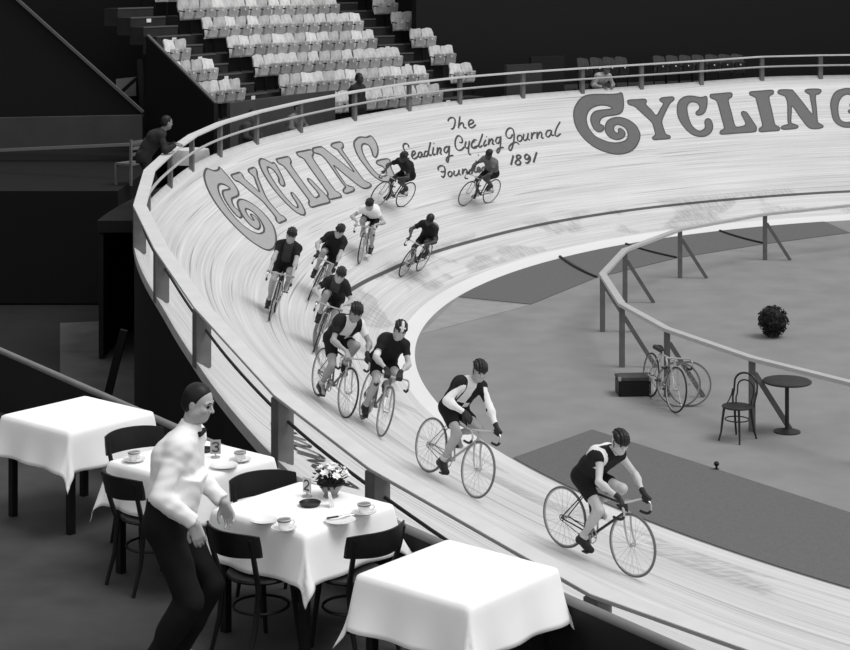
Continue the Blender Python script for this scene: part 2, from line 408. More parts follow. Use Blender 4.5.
def build_person(M, J, label, group, spec, h=.009, cat='person'):
    pts = [J[k] for k in ('hip', 'neck', 'head')]
    for k in ('sh', 'el', 'wr', 'hj', 'kn', 'an', 'toe', 'heel'): pts += [J[k][s] for s in (-1, 1)]
    pts = np.array(pts); lo, hi = pts.min(0)-.2, pts.max(0)+.2
    f = Field(lo, hi, h); torso(f, J, 0); head(f, J)
    for s in (-1, 1):
        arm(f, J, s, 0); leg(f, J, s, 0); foot(f, J, s, 0)
        hd = J['hand'][s]
        if hd[0] == 'grip': grip_hand(f, hd[1], hd[2], J['wr'][s], 0, s)
        else: open_hand(f, J['wr'][s], hd[1], hd[2], s, hd[3], 0, hd[4])
    root = link('person', f.mesh('person', mat('skin_%d' % int(100*spec.get('skin', .66)), spec.get('skin', .66), .55, .06, 14)))
    if isinstance(M, Matrix): root.matrix_world = M
    else: root.location = M
    tag(root, label, cat, group)
    eyes(J, root, h)
    # upper garment
    up = spec.get('top')
    if up:
        f = Field(lo, hi, h); torso(f, J, up.get('off', .011))
        for s in (-1, 1):
            arm(f, J, s, up.get('off', .011), up['sleeve'])
            if up.get('loose'):
                o = up['off']; f.cap(J['el'][s], J['wr'][s]+(J['el'][s]-J['wr'][s])*.06, .036+o, .030+o, .02, flat=True); f.cap(J['sh'][s]+(J['el'][s]-J['sh'][s])*.35, J['el'][s], .039+o, .037+o, .03)
                a = J['a']; P0 = J['hip']; sp = J['neck']-P0
                for q in (-1, 1): f.cap(P0+sp*.16+a*q*.06-J['bk']*.02, P0+sp*.55+a*q*.05-J['bk']*.035, .112, .108, .05, flat=True)
        if up.get('collar'):
            C = J['neck']; f.cap(C-(C-J['hip'])*.0, C+(J['head']-C)*.38, .066, .062, .02, flat=True)
        if up.get('tails'):
            for s in (-1, 1): f.cap(J['hip']+J['a']*s*.08, J['hip']+J['a']*s*.085-np.array((0, 0, up['tails'])), .125, .135, .05, flat=True)
        wrinkle(f, up.get('wr', .003), up.get('wf', 24.), J['hip'][2]*9+J['sh'][1][0]*31)
        pat = up.get('pat'); P0 = J['hip']; sp = J['neck']-P0; a = J['a']; bk = J['bk']
        fm = None
        if pat:
            def fm(Cc):
                s_ = (Cc-P0)@sp/(sp@sp); y = (Cc-P0)@a; b = (Cc-P0)@bk
                return pat(s_, y, b)
        link(up.get('name', 'jersey'), f.mesh('jersey', [mat(*q) for q in up['mats']], fm), root)
    lw = spec.get('low')
    if lw:
        f = Field(lo, hi, h); o = lw.get('off', .016); a = J['a']; P0 = J['hip']; sp = J['neck']-P0; g = J.get('girth', 1.)
        for s in (-1, 1):
            f.cap(P0+a*s*.075*g, P0+sp*lw.get('rise', .2)+a*s*.065*g+J['bk']*.012, .106*g+o, .1*g+o, .07, flat=True)
            leg(f, J, s, o, lw['leg'])
        wrinkle(f, lw.get('wr', .0025), 20., 2.)
        link(lw.get('name', 'shorts'), f.mesh('shorts', mat(*lw['mat'])), root)
    for s in (-1, 1):
        f = Field(J['an'][s]-.3, J['an'][s]+.3, min(h, .008)); foot(f, J, s, .006)
        f.plane(J['an'][s]+nv(J['kn'][s]-J['an'][s])*.012, nv(J['kn'][s]-J['an'][s]))
        link('shoe', f.mesh('shoe', mat('shoe_leather', .13, .45, .2, 20)), root)
        if spec.get('sock'):
            f = Field(J['an'][s]-.3, J['an'][s]+.3, min(h, .008)); d = J['kn'][s]-J['an'][s]
            f.cap(J['an'][s], J['an'][s]+d*spec['sock'], .042, .048, .01, flat=True)
            link('sock', f.mesh('sock', mat('sock', .82, .8)), root)
        if spec.get('glove') and s in spec.get('glove'):
            hd = J['hand'][s]; c = J['wr'][s]; f = Field(c-.2, c+.2, .0065)
            if hd[0] == 'grip': grip_hand(f, hd[1], hd[2], c, .004, s)
            else: open_hand(f, c, hd[1], hd[2], s, hd[3], .004, hd[4])
            el = J['el'][s]; f.cap(c, c+(el-c)*.16, .031, .033, .012, flat=True)
            link('glove', f.mesh('glove', mat('glove', .16, .7)), root)
        if spec.get('band') == s:
            f = Field(J['el'][s]-.15, J['el'][s]+.15, .007); el, sh = J['el'][s], J['sh'][s]
            f.cap(el+(sh-el)*.05, el+(sh-el)*.32, .046, .05, .01, flat=True); f.plane(el+(sh-el)*.05, el-sh)
            link('arm_bandage', f.mesh('arm_bandage', mat('bandage', .9, .8)), root)
    hc = spec.get('cap', 'ribbed')
    if hc:
        f = head_cover(J, 'hair' if hc == 'hair' else hc, min(h, .007))
        fm = None; ms = [mat(*spec.get('capmat', ('helmet_leather', .13, .45, .25, 18)))]
        if spec.get('capstripe'):
            C, ha, hf = J['head'], np.cross(J['hu'], J['hf']), J['hf']; ms.append(mat('helmet_mark', .85, .6))
            fm = lambda Cc: ((np.abs((Cc-C)@ha) < .02) & ((Cc-C)@hf > .03) | (np.abs((Cc-C)@ha-.0) < .045) & ((Cc-C)@hf > .03) & (np.abs((Cc-C)@J['hu']-.07) < .012)).astype(int)
        link('hair' if hc == 'hair' else 'helmet', f.mesh('helmet', ms, fm), root)
        if hc == 'ribbed' and h < .0095:
            m = MB(); C, hf, hu = J['head'], J['hf'], J['hu']; ha = np.cross(hu, hf); P = lambda x, y, z: C+hf*x+ha*y+hu*z
            m.tube([P(.01, .088, .03), P(.025, .079, -.03), P(.045, .05, -.095), P(.05, 0, -.122), P(.045, -.05, -.095), P(.025, -.079, -.03), P(.01, -.088, .03)], .005, 6)
            obj('chin_strap', m, mat('helmet_leather', .13), root)
    return root

# ---------------------------------------------------------------- bicycles
XA, XB, WR = -.45, .57, .335
BB = Vector((0, 0, .28)); SEAT = Vector((-.17, 0, .805)); HT = Vector((.428, 0, .738)); HB = Vector((.45, 0, .655)); DZ = -.115; DS = -.105
BIKE = {}
def wheel_mesh():
    m = MB(); X90 = Matrix.Rotation(PI/2, 3, 'X'); n = 40
    circ = lambda r, y: [Vector((r*math.cos(2*PI*i/n), y, r*math.sin(2*PI*i/n))) for i in range(n)]
    m.tube(circ(.308, 0), .009, 6, closed=True)
    m.tube([(0, -.05, 0), (0, -.032, 0), (0, -.03, 0), (0, .03, 0), (0, .032, 0), (0, .05, 0)], [.007, .007, .02, .02, .007, .007], 10)
    for i in range(28):
        a = 2*PI*i/28; b = a+(.5 if i % 4 < 2 else -.5); y = .028 if i % 2 else -.028
        m.tube([(.018*math.cos(b), y, .018*math.sin(b)), (.303*math.cos(a), 0, .303*math.sin(a))], .0016, 4, caps=False)
    t = MB(); t.tube(circ(.321, 0), .0135, 8, closed=True)
    return m, t
def build_bike_meshes():
    w, t = wheel_mesh(); rim = mat('bright_metal', .72, .3, .05, 5, 0, .6)
    BIKE['wheel'] = w.mesh('wheel', rim); BIKE['tyre_pale'] = t.mesh('tyre', mat('tyre_pale', .42, .7)); 
    t2 = MB(); t2.v = t.v; t2.f = t.f; t2.mi = t.mi; BIKE['tyre_dark'] = t2.mesh('tyre', mat('tyre_dark', .2, .7))
    f = MB(); top = Vector((-.135, 0, .725))
    f.tube([BB, top, (-.14, 0, .76)], .0145, 8); f.tube([top, HT-(HT-HB)*.12], .0135, 8); f.tube([BB, HB+(HT-HB)*.12], .0155, 8); f.tube([HB, HT], .018, 10)
    for s in (-1, 1):
        f.tube([(0, s*.03, .28), (-.1, s*.035, .29), (XA, s*.055, WR)], .0085, 6); f.tube([top+Vector((0, s*.015, 0)), (XA+.02, s*.05, WR+.03), (XA, s*.055, WR)], .007, 6)
    f.tube([(0, -.036, .28), (0, .036, .28)], .021, 12); f.tube([(-.14, 0, .75), (-.16, 0, .787)], .0125, 8)
    for k, g in (('frame_dark', .2), ('frame_mid', .45), ('frame_pale', .7)):
        q = MB(); q.v = f.v; q.f = f.f; q.mi = f.mi; BIKE[k] = q.mesh('frame', mat(k, g, .35))
    k = MB()
    for s in (-1, 1):
        pts = [(.452, s*.02, .655), (.458, s*.048, .645)]
        for i in range(6):
            u = i/5; pts.append((.462+.04*u+.068*u**2.4, s*.05, .61-(.61-WR)*u))
        k.tube(pts, [.012, .013]+[.0125-.004*i/5 for i in range(6)], 8)
    k.tube([(.452, -.03, .655), (.452, .03, .655)], .014, 8); BIKE['fork'] = k.mesh('fork', mat('bright_metal', .72))
    b = MB(); b.tube([HT, (.423, 0, .765), (.425, 0, .782), (.445, 0, .786), (.495, 0, .782)], [.012, .013, .014, .013, .015], 8)
    pts = []
    half = [(.497, .0, .897), (.497, .08, .898), (.50, .15, .9), (.515, .19, .9), (.545, .205, .896), (.58, .21, .876), (.602, .21, .842), (.604, .21, .803), (.585, .21, .77), (.552, .21, .753), (.505, .21, .75), (.455, .21, .752)]
    half = [(x, y, z+DZ) for x, y, z in half]
    pts = [Vector((x, -y, z)) for x, y, z in half[:0:-1]]+[Vector(p) for p in half]
    b.tube(pts, .0125, 8); BIKE['handlebar'] = b.mesh('handlebar', mat('bright_metal', .72))
    for s in (-1, 1):
        g = MB(); g.tube([(x, s*y, z) for x, y, z in half[7:]], .0155, 8); BIKE['grip%d' % s] = g.mesh('grip', mat('bar_tape', .2, .8))
    sd = MB(); rows = []
    for i in range(9):
        u = i/8; x = -.31+.27*u; wd = .075*(1-u)**.8+.016 if u > .15 else .075+.08*u; rows.append((x, wd, .912+DS+.012*math.cos(u*PI)))
    vs = []; fs = []
    for x, wd, z in rows:
        for q, (yy, zz) in enumerate(((-1, -.035), (-.85, -.003), (-.4, .006), (0, .0), (.4, .006), (.85, -.003), (1, -.035))): vs.append((x, yy*wd, z+zz))
    for i in range(8):
        for q in range(6): fs.append((i*7+q, i*7+q+1, i*7+q+8, i*7+q+7))
    o = len(vs)
    vs += [(x, y*.9, z-.014) for x, y, z in vs[:63]]
    for i in range(8):
        for q in range(6): fs.append((o+i*7+q, o+i*7+q+7, o+i*7+q+8, o+i*7+q+1))
    for i in range(8):
        fs.append((i*7, i*7+7, o+i*7+7, o+i*7)); fs.append((i*7+6, o+i*7+6, o+i*7+13, i*7+13))
    fs.append(tuple(range(0, 7))+tuple(range(o+6, o-1, -1))); fs.append(tuple(range(62, 55, -1))+tuple(range(o+56, o+63)))
    sd.add(vs, fs); sd.tube([(-.29, -.03, .88+DS), (-.2, -.022, .885+DS), (-.08, -.01, .905+DS)], .004, 5); sd.tube([(-.29, .03, .88+DS), (-.2, .022, .885+DS), (-.08, .01, .905+DS)], .004, 5)
    BIKE['saddle'] = sd.mesh('saddle', mat('saddle_leather', .17, .4))
    c = MB(); n = 36
    for (r, rr) in ((.088, .006), (.03, .008)): c.tube([(r*math.cos(2*PI*i/n), -.045, r*math.sin(2*PI*i/n)) for i in range(n)], rr, 6, closed=True)
    for i in range(5): a = 2*PI*i/5; c.beam((.02*math.cos(a), -.045, .02*math.sin(a)), (.086*math.cos(a), -.045, .086*math.sin(a)), .012, .006, (0, 1, 0))
    c.tube([(0, -.065, 0), (0, .065, 0)], .013, 8)
    c.beam((0, -.065, 0), (.165, -.072, 0), .012, .02, (0, 0, 1)); c.beam((0, .065, 0), (-.165, .072, 0), .012, .02, (0, 0, 1))
    BIKE['crankset'] = c.mesh('crankset', mat('bright_metal', .72))
    p = MB(); p.box((0, 0, 0), (.075, .085, .018)); p.tube([(-.03, -.03, .01), (.05, -.03, .03), (.075, 0, .045), (.05, .03, .03), (-.03, .03, .01)], .004, 5); BIKE['pedal'] = p.mesh('pedal', mat('pedal_metal', .3, .4, 0, 5, 0, .5), bevel=.003)
    ch = MB(); ch.tube([(-.0, -.045, .37), (XA, -.045, WR+.03)], .004, 5); ch.tube([(-.0, -.045, .192), (XA, -.045, WR-.03)], .004, 5)
    ch.tube([(XA+.032*math.cos(2*PI*i/16), -.045, WR+.032*math.sin(2*PI*i/16)) for i in range(16)], .005, 5, closed=True); BIKE['chain'] = ch.mesh('chain', mat('chain_steel', .3, .4, 0, 5, 0, .5))
def bicycle(M, label, crank=0., tone='dark', tyre='pale', steer=0., group=None):
    r = thing('bicycle', label, 'bicycle', M, group)
    link('frame', BIKE['frame_'+tone], r)
    piv = Matrix.Translation(HB) @ Matrix.Rotation(steer, 4, (HT-HB).normalized()) @ Matrix.Translation(-HB)
    for nm in ('fork', 'handlebar'):
        o = link(nm, BIKE[nm], r); o.matrix_local = piv
        if nm == 'handlebar':
            for s in (-1, 1): link('grip', BIKE['grip%d' % s], o)
    for x in (XA, XB):
        w = link('wheel', BIKE['wheel'], r); T = Matrix.Translation((x, 0, WR)) @ Matrix.Rotation(random.uniform(0, .2), 4, 'Y')
        w.matrix_local = (piv @ T) if x == XB else T
        link('tyre', BIKE['tyre_'+tyre], w)
    link('saddle', BIKE['saddle'], r); link('chain', BIKE['chain'], r)
    c = link('crankset', BIKE['crankset'], r); c.matrix_local = Matrix.Translation(BB) @ Matrix.Rotation(-crank, 4, 'Y')
    for s in (-1, 1):
        p = link('pedal', BIKE['pedal'], c); x = .165 if s < 0 else -.165
        p.matrix_local = Matrix.Translation((x, s*.118, 0)) @ Matrix.Rotation(crank, 4, 'Y')
    return r
def rider_joints(lean=48, crank=0., yaw=0., pitch=0., grip=('top', 'top'), roll=0., twist=0., hs=1.0):
    """lean: back angle above the horizontal; crank: angle of the right crank above forward"""
    J = {}; a = np.array((0, 1., 0)); J['a'] = a
    hip = np.array((-.17, 0, .89)); L = R_(lean); u = np.array((math.cos(L), 0, math.sin(L))); J['hip'] = hip
    J['bk'] = np.array((-math.sin(L), 0, math.cos(L)))
    neck = hip+u*.475; J['neck'] = neck
    J['sh'] = {s: neck-u*.05+a*s*.155-J['bk']*.02 for s in (-1, 1)}
    J['el'], J['wr'], J['hand'] = {}, {}, {}
    for s, g in zip((-1, 1), grip):
        sh = J['sh'][s]
        if g == 'top': G = np.array((.53, s*.2, .785)); ax = np.array((.93, s*.25, -.25))
        elif g == 'mid': G = np.array((.497, s*.085, .783)); ax = np.array((.05, 1., 0.))
        elif g == 'near': G = np.array((.507, s*.165, .785)); ax = np.array((.5, s*.8, -.1))
        elif g == 'hook': G = np.array((.604, s*.21, .71)); ax = np.array((.12, 0, -1.))
        elif g == 'drop': G = np.array((.5, s*.21, .635)); ax = np.array((1., 0, 0.))
        if g == 'rest':
            wr = np.array((.25, s*.14, .93)); J['hand'][s] = ('open', np.array((.75, s*-.3, -.5)), np.array((.3, s*.6, .7)), 32, 1 if s < 0 else -1)
        else:
            p = nv(G-sh); wr = G-p*.07+np.array((0, 0, .022))
            J['hand'][s] = ('grip', G, ax)
        el, wr2 = ik(sh, wr, .275, .25, (-.35, s*.8, -.25)); J['el'][s] = el; J['wr'][s] = wr2
        if g != 'rest' and np.linalg.norm(wr-wr2) > .01: J['wr'][s] = wr2; J['hand'][s] = ('grip', G, ax)
    J['hj'], J['kn'], J['an'], J['toe'], J['heel'], J['calf'] = {}, {}, {}, {}, {}, {}
    for s in (-1, 1):
        ca = crank if s < 0 else crank+PI
        pd = np.array((.165*math.cos(ca), s*.118, .28+.165*math.sin(ca)+.02))
        tilt = R_(22+12*math.cos(ca-.6))
        fd = np.array((math.cos(tilt), 0, -math.sin(tilt))); fu = np.array((math.sin(tilt), 0, math.cos(tilt)))
        toe = pd+fd*.055+fu*.034; heel = pd-fd*.135+fu*.036; an = heel+fu*.062+fd*.03
        hj = hip+a*s*.09+np.array((0.01, 0, -.03)); kn, an2 = ik(hj, an, .415, .405, (1, s*.06, .25))
        J['hj'][s], J['kn'][s], J['an'][s] = hj, kn, an2; J['toe'][s], J['heel'][s] = toe, heel; J['calf'][s] = nv(np.cross(a, nv(an2-kn)))*(-1 if np.cross(a, nv(an2-kn))[0] > 0 else 1)
    # head
    hf = np.array((math.cos(R_(pitch))*math.cos(R_(yaw)), math.cos(R_(pitch))*math.sin(R_(yaw)), math.sin(R_(pitch))))
    hu = np.array((0, 0, 1.))-hf*hf[2]; hu = nv(hu)
    if roll: hu = hu*math.cos(R_(roll))+np.cross(hf, hu)*math.sin(R_(roll))
    J['hf'], J['hu'] = hf, hu
    J['head'] = neck+u*.085+np.array((.035, 0, .078))
    return J
#@@PART3
# ---------------------------------------------------------------- the banked track
XC, YC, RI = 16.53, 30.83, 16.96
ZT = np.array([(50,3.4),(110,3.40),(117,3.29),(125,3.23),(141,3.16),(150,3.05),(157,2.96),(162,2.91),(168,2.84),(172,2.77),(177,2.62),(185,2.5),(195,2.33),(200,2.2),(205,2.0),(211,1.8),(217,1.58),(220,1.47),(222,1.38),(226,1.18),(240,.9),(270,.9)])
WT = np.array([(50,4.45),(196,4.45),(201,4.48),(206,4.64),(212,5.0),(217,5.35),(226,5.9),(240,6.3),(270,6.3)])
LT = np.array([(50,1.2),(150,1.2),(165,1.28),(175,1.45),(190,1.75),(203,2.05),(220,2.2),(270,2.3)])
_g = np.arange(50, 271, 1.0)
def _sm(T):
    v = np.interp(_g, T[:, 0], T[:, 1])
    for _ in range(4): v[1:-1] = (v[:-2]+2*v[1:-1]+v[2:])/4
    return v
_Z, _W, _LD = _sm(ZT), _sm(WT), _sm(LT)
Zo = lambda t: float(np.interp(t, _g, _Z)); Wd = lambda t: float(np.interp(t, _g, _W)); Ld = lambda t: float(np.interp(t, _g, _LD))
def tz(t, d):
    w = Wd(t)
    if d < .45: return .08*d/.45
    q = (d-.45)/(w-.45); return .08+(Zo(t)-.08)*(.75*q+.25*q*q)
def tp(t, d, dz=0.0):
    a = R_(t); r = RI+d; return Vector((XC+r*math.cos(a), YC+r*math.sin(a), tz(t, d)+dz))
def tn(t, d):
    e = .02; a = tp(t+e*3, d)-tp(t-e*3, d); b = tp(t, d+e)-tp(t, d-e); n = a.cross(b); n.normalize()
    return n if n.z > 0 else -n
def td_of(x, y):
    return math.degrees(math.atan2(y-YC, x-XC)) % 360, math.hypot(x-XC, y-YC)-RI
def hit(px, py):
    """first point of the track seen from the photographer's stand in this direction -> (theta, d)"""
    Y = 9.0; prev = None
    def fn(Y):
        x = (px-CX)/F*Y; z = H-(py-HY)/F*Y; t, d = td_of(x, Y)
        if d < 0 or d > Wd(t): return None, t, d
        return z-tz(t, d), t, d
    while Y < 60:
        v, t, d = fn(Y)
        if v is not None and prev is not None and prev > 0 >= v:
            lo, hi = Y-.05, Y
            for _ in range(30):
                m = (lo+hi)/2; q = fn(m)[0]
                if q is None or q > 0: lo = m
                else: hi = m
            return fn(hi)[1:]
        prev = v; Y += .05
    return None
trk = MB(); ths = np.arange(56, 268.1, 1.0); qs = [0, .2, .43, .47]+[None]*0
nd = 26; rows = []
uvs = []
for t in ths:
    w = Wd(t)
    ds = [0, .22, .45]+[.45+(w-.45)*i/(nd-3) for i in range(1, nd-2)]
    for d in ds: rows.append(tp(t, d)); uvs.append((-R_(t)*20, d, Ld(t), float(np.interp(t, [185, 203], [1, .28])), d/float(np.interp(t, [135, 175], [.45, .30])), float(np.interp(t, [195, 207], [1, .15]))))
n = nd; fs = []
for i in range(len(ths)-1):
    for j in range(n-1): fs.append((i*n+j, i*n+j+1, (i+1)*n+j+1, (i+1)*n+j))
trk.add(rows, fs)
me = trk.mesh('banked_track', track_material(), angle=1.2)
u1 = me.uv_layers.new(name='board'); u2 = me.uv_layers.new(name='line'); u3 = me.uv_layers.new(name='apron')
for lp in me.loops:
    U = uvs[lp.vertex_index]; u1.data[lp.index].uv = (U[0], U[1]); u2.data[lp.index].uv = (U[3], U[1]-U[2]); u3.data[lp.index].uv = (U[4], U[5])
# make sure normals face up
track = link('banked_track', me); struct(track)
if me.polygons[0].normal.z < 0: me.flip_normals()
# black sheet painting in the shaded void outside the bank, down to the floor
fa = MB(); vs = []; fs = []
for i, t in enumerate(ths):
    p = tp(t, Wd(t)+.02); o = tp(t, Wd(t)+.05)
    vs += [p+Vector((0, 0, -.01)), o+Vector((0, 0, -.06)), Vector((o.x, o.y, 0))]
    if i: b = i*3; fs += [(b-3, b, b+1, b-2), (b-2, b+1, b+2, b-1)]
fa.add(vs, fs); o = obj('wall_void_shade', fa, mat('void_shade_black', .03, .9, .3, 3)); struct(o)
ed = MB(); vs = []; fs = []
for i, t in enumerate(ths):
    a = tp(t, Wd(t)-.03, .006); b = tp(t, Wd(t)+.06, .006); c = b+Vector((0, 0, -.13)); vs += [a, b, c]
    if i: k = i*3; fs += [(k-3, k, k+1, k-2), (k-2, k+1, k+2, k-1)]
ed.add(vs, fs); o = obj('trim_edge', ed, mat('edge_board', .78, .6, .08, 5)); struct(o)

# painted lettering, laid on the boards
def surf_mesh(polys, name, m, lift=.008, grid=.16, mi=0):
    """polys: outlines in track coordinates (arc metres at r=20, d)"""
    mb = MB()
    for pl in polys:
        pts = []
        for i in range(len(pl)):
            a, b = np.array(pl[i]), np.array(pl[(i+1) % len(pl)]); k = max(1, int(np.linalg.norm(b-a)/grid))
            for q in range(k): pts.append(a+(b-a)*q/k)
        arr = np.array(pts); lo, hi = arr.min(0), arr.max(0); ext = []
        def inside(x, y):
            c = False; j = len(arr)-1
            for i in range(len(arr)):
                if (arr[i, 1] > y) != (arr[j, 1] > y) and x < (arr[j, 0]-arr[i, 0])*(y-arr[i, 1])/(arr[j, 1]-arr[i, 1])+arr[i, 0]: c = not c
                j = i
            return c
        for x in np.arange(lo[0], hi[0], grid):
            for y in np.arange(lo[1], hi[1], grid):
                if inside(x, y) and np.min(np.hypot(arr[:, 0]-x, arr[:, 1]-y)) > grid*.3: ext.append((x, y))
        P = [Vector(p) for p in arr]+[Vector(e) for e in ext]
        r = geometry.delaunay_2d_cdt(P, [], [list(range(len(arr)))], 1, 1e-5)
        V = [tp(-math.degrees(p[0]/20), p[1])+tn(-math.degrees(p[0]/20), p[1])*lift for p in r[0]]
        FF = []
        for f in r[2]:
            a, b, c = [V[i] for i in f[:3]]
            FF.append(tuple(f) if (b-a).cross(c-a).z > 0 else tuple(reversed(f)))
        mb.add(V, FF, mi)
    return mb
def ud(px, py):
    h = hit(px, py)
    return None if h is None else np.array((-R_(h[0])*20, h[1]))
def smooth_closed(pts, n=3):
    P = np.array(pts, float); out = []
    N_ = len(P)
    for i in range(N_):
        p0, p1, p2, p3 = P[i-1], P[i], P[(i+1) % N_], P[(i+2) % N_]
        for k in range(n):
            t = k/n; out.append(.5*((2*p1)+(-p0+p2)*t+(2*p0-5*p1+4*p2-p3)*t*t+(-p0+3*p1-3*p2+p3)*t**3))
    return np.array(out)
FA = lambda pts: [(570+x/7.727, 80+y/7.727) for x, y in pts]
FB = lambda pts: [(670+x/8.095, 80+y/8.095) for x, y in pts]
LA = lambda pts: [(195+x/5.2, 130+y/5.2) for x, y in pts]
LB = lambda pts: [(270+x/6.538, 130+y/6.538) for x, y in pts]
C1 = FA([(398,100),(408,130),(413,175),(410,222),(396,250),(370,266),(320,275),(280,280),(250,291),(232,312),(228,335),(240,347),(256,354),(260,374),(250,393),(228,401),(205,396),(182,372),(165,335),(160,300),(170,268),(195,245),(235,235),(280,230),(318,225),(322,216),(300,203),(260,195),(215,198),(170,215),(140,245),(125,290),(128,330),(140,365),(165,405),(200,440),(250,465),(300,482),(350,488),(395,482),(430,468),(448,440),(445,405),(430,375),(405,355),(370,345),(345,352),(335,375),(345,400),(365,412),(376,404),(373,386),(385,376),(410,388),(425,412),(415,440),(385,458),(350,461),(310,445),(285,420),(272,390),(274,350),(292,318),(325,298),(370,290),(420,298),(465,318),(505,350),(530,390),(540,430),(528,480),(500,525),(460,555),(400,572),(340,572),(270,555),(190,520),(120,465),(70,405),(40,345),(28,280),(35,220),(65,165),(105,130),(160,115),(240,112),(320,112),(370,108)])
Y1 = FA([(445,166),(457,157),(520,153),(578,150),(590,165),(585,190),(628,234),(668,275),(700,225),(722,185),(695,160),(700,145),(720,138),(760,134),(795,132),(803,145),(795,160),(768,185),(735,250),(710,310),(712,345),(725,385),(740,420),(770,432),(772,448),(755,455),(700,459),(650,462),(637,452),(645,438),(660,425),(655,395),(645,360),(630,325),(560,260),(500,205),(455,190)])
C2 = FB([(295,135),(300,170),(295,220),(280,260),(255,280),(225,285),(210,275),(215,258),(235,240),(240,215),(225,190),(195,178),(160,182),(138,210),(138,255),(150,310),(170,360),(200,395),(235,415),(265,408),(285,385),(282,345),(290,322),(315,315),(335,335),(345,375),(335,415),(305,445),(260,458),(200,450),(150,420),(105,370),(70,310),(58,250),(65,190),(90,155),(130,135),(180,132),(240,142),(270,140)])
L1 = FB([(325,128),(335,118),(410,111),(490,105),(502,120),(495,140),(470,165),(495,262),(520,360),(540,382),(570,380),(605,370),(612,350),(596,312),(578,275),(585,258),(605,258),(625,270),(660,322),(695,375),(697,402),(680,420),(550,430),(420,440),(405,428),(412,412),(435,400),(438,380),(412,282),(385,185),(365,160),(330,145)])
I1 = FB([(645,108),(655,97),(740,90),(825,84),(838,98),(830,115),(800,140),(822,245),(845,350),(858,370),(883,384),(885,402),(870,410),(800,415),(735,420),(720,410),(725,395),(745,380),(748,355),(724,260),(700,165),(690,140),(650,122)])
def U(P): return np.array([ud(*p) for p in P])
uC1, uY1, uC2, uL1, uI1 = [U(p) for p in (C1, Y1, C2, L1, I1)]
def aff(src, dst):
    s, d = U(src), U(dst); A = np.c_[s, np.ones(len(s))]; X = np.linalg.lstsq(A, d, rcond=None)[0]
    return lambda P: np.c_[P, np.ones(len(P))] @ X
CW = [(398,100,128,192),(412,215,205,300),(396,250,217,342),(280,280,190,372),(228,335,205,412),(260,374,262,468),(228,401,258,487),(182,372,205,428),(160,300,148,335),(195,245,147,308),(322,216,170,302),(260,195,148,279),(170,215,125,292),(125,290,122,330),(165,405,190,440),(250,465,255,510),(350,488,335,548),(430,468,360,525),(445,405,345,470),(405,355,300,418),(345,352,258,408),(335,375,257,428),(365,412,296,465),(350,461,318,507),(415,440,337,495),(425,412,325,468),(385,376,288,434),(272,390,240,450),(292,318,215,378),(370,290,245,358),(465,318,310,380),(530,390,380,465),(528,480,415,560),(460,555,410,615),(400,572,390,627),(270,555,330,600),(120,465,210,500),(40,345,90,365),(28,280,60,290),(35,220,47,240),(105,130,60,215),(240,112,95,205)]
def polyw(x, y): x, y = x/300-1, y/300-1; return [1, x, y, x*x, x*y, y*y, x**3, x*x*y, x*y*y, y**3]
_A = np.array([polyw(q[0], q[1]) for q in CW]); _X = np.linalg.lstsq(_A, np.array([q[2:] for q in CW], float), rcond=None)[0]
bC1 = U(LA([tuple(np.array(polyw((x-570)*7.727, (y-80)*7.727)) @ _X) for x, y in C1]))
aY1 = aff(FA([(445,166),(585,152),(695,150),(803,138),(637,452),(772,445)]), LA([(192,243),(240,225),(268,212),(318,203),(424,478),(472,462)]))
aC2 = aff(FB([(295,135),(62,190),(225,285),(260,458),(345,385),(315,315)]), LA([(405,165),(343,195),(452,296)])+LB([(195,541),(228,515),(148,402)]))
aL1 = aff(FB([(325,128),(500,112),(408,430),(697,405),(590,257)]), LB([(42,200),(122,180),(262,498),(380,455),(258,330)]))
aI1 = aff(FB([(645,108),(836,94),(722,412),(885,395)]), LB([(178,158),(274,140),(382,448),(462,425)]))
uN = U(LB([(278,132),(285,120),(330,112),(352,122),(450,200),(545,275),(525,240),(455,150),(440,130),(405,112),(400,98),(415,88),(458,80),(475,92),(477,115),(470,132),(535,225),(600,315),(620,335),(655,352),(658,368),(640,380),(610,382),(575,362),(495,298),(415,232),(445,284),(478,335),(500,362),(540,375),(550,390),(540,402),(500,416),(480,408),(480,390),(492,372),(470,345),(385,222),(345,175),(325,160),(290,150)]))
uG = U(LB([(655,40),(672,52),(695,90),(705,130),(700,165),(688,180),(675,172),(668,150),(655,115),(635,95),(610,92),(598,110),(605,150),(630,200),(665,250),(700,288),(728,303),(750,303),(762,290),(755,265),(735,240),(705,227),(695,212),(710,200),(770,190),(785,210),(790,250),(812,300),(800,330),(760,340),(720,330),(670,295),(620,235),(580,180),(555,125),(548,85),(565,60),(590,48),(630,50)]))
bend = [bC1, aY1(uY1), aC2(uC2), aL1(uL1), aI1(uI1), uN, uG]
sh = uI1.mean(0)-bend[4].mean(0)
far = [uC1, uY1, uC2, uL1, uI1, uN+sh, uG+sh]
paint_dark = mat('paint_dark_grey', .37, .6, .06, 9); paint_mid = mat('paint_mid_grey', .635, .6, .05, 9); paint_line = mat('paint_outline', .3, .6)
for nm, L_, m_ in (('painted_lettering', bend, paint_mid), ('painted_lettering', far, paint_dark)):
    P_ = [smooth_closed(p, 3) for p in L_]
    o = obj(nm, surf_mesh(P_, nm, m_), m_, track, smooth=True)
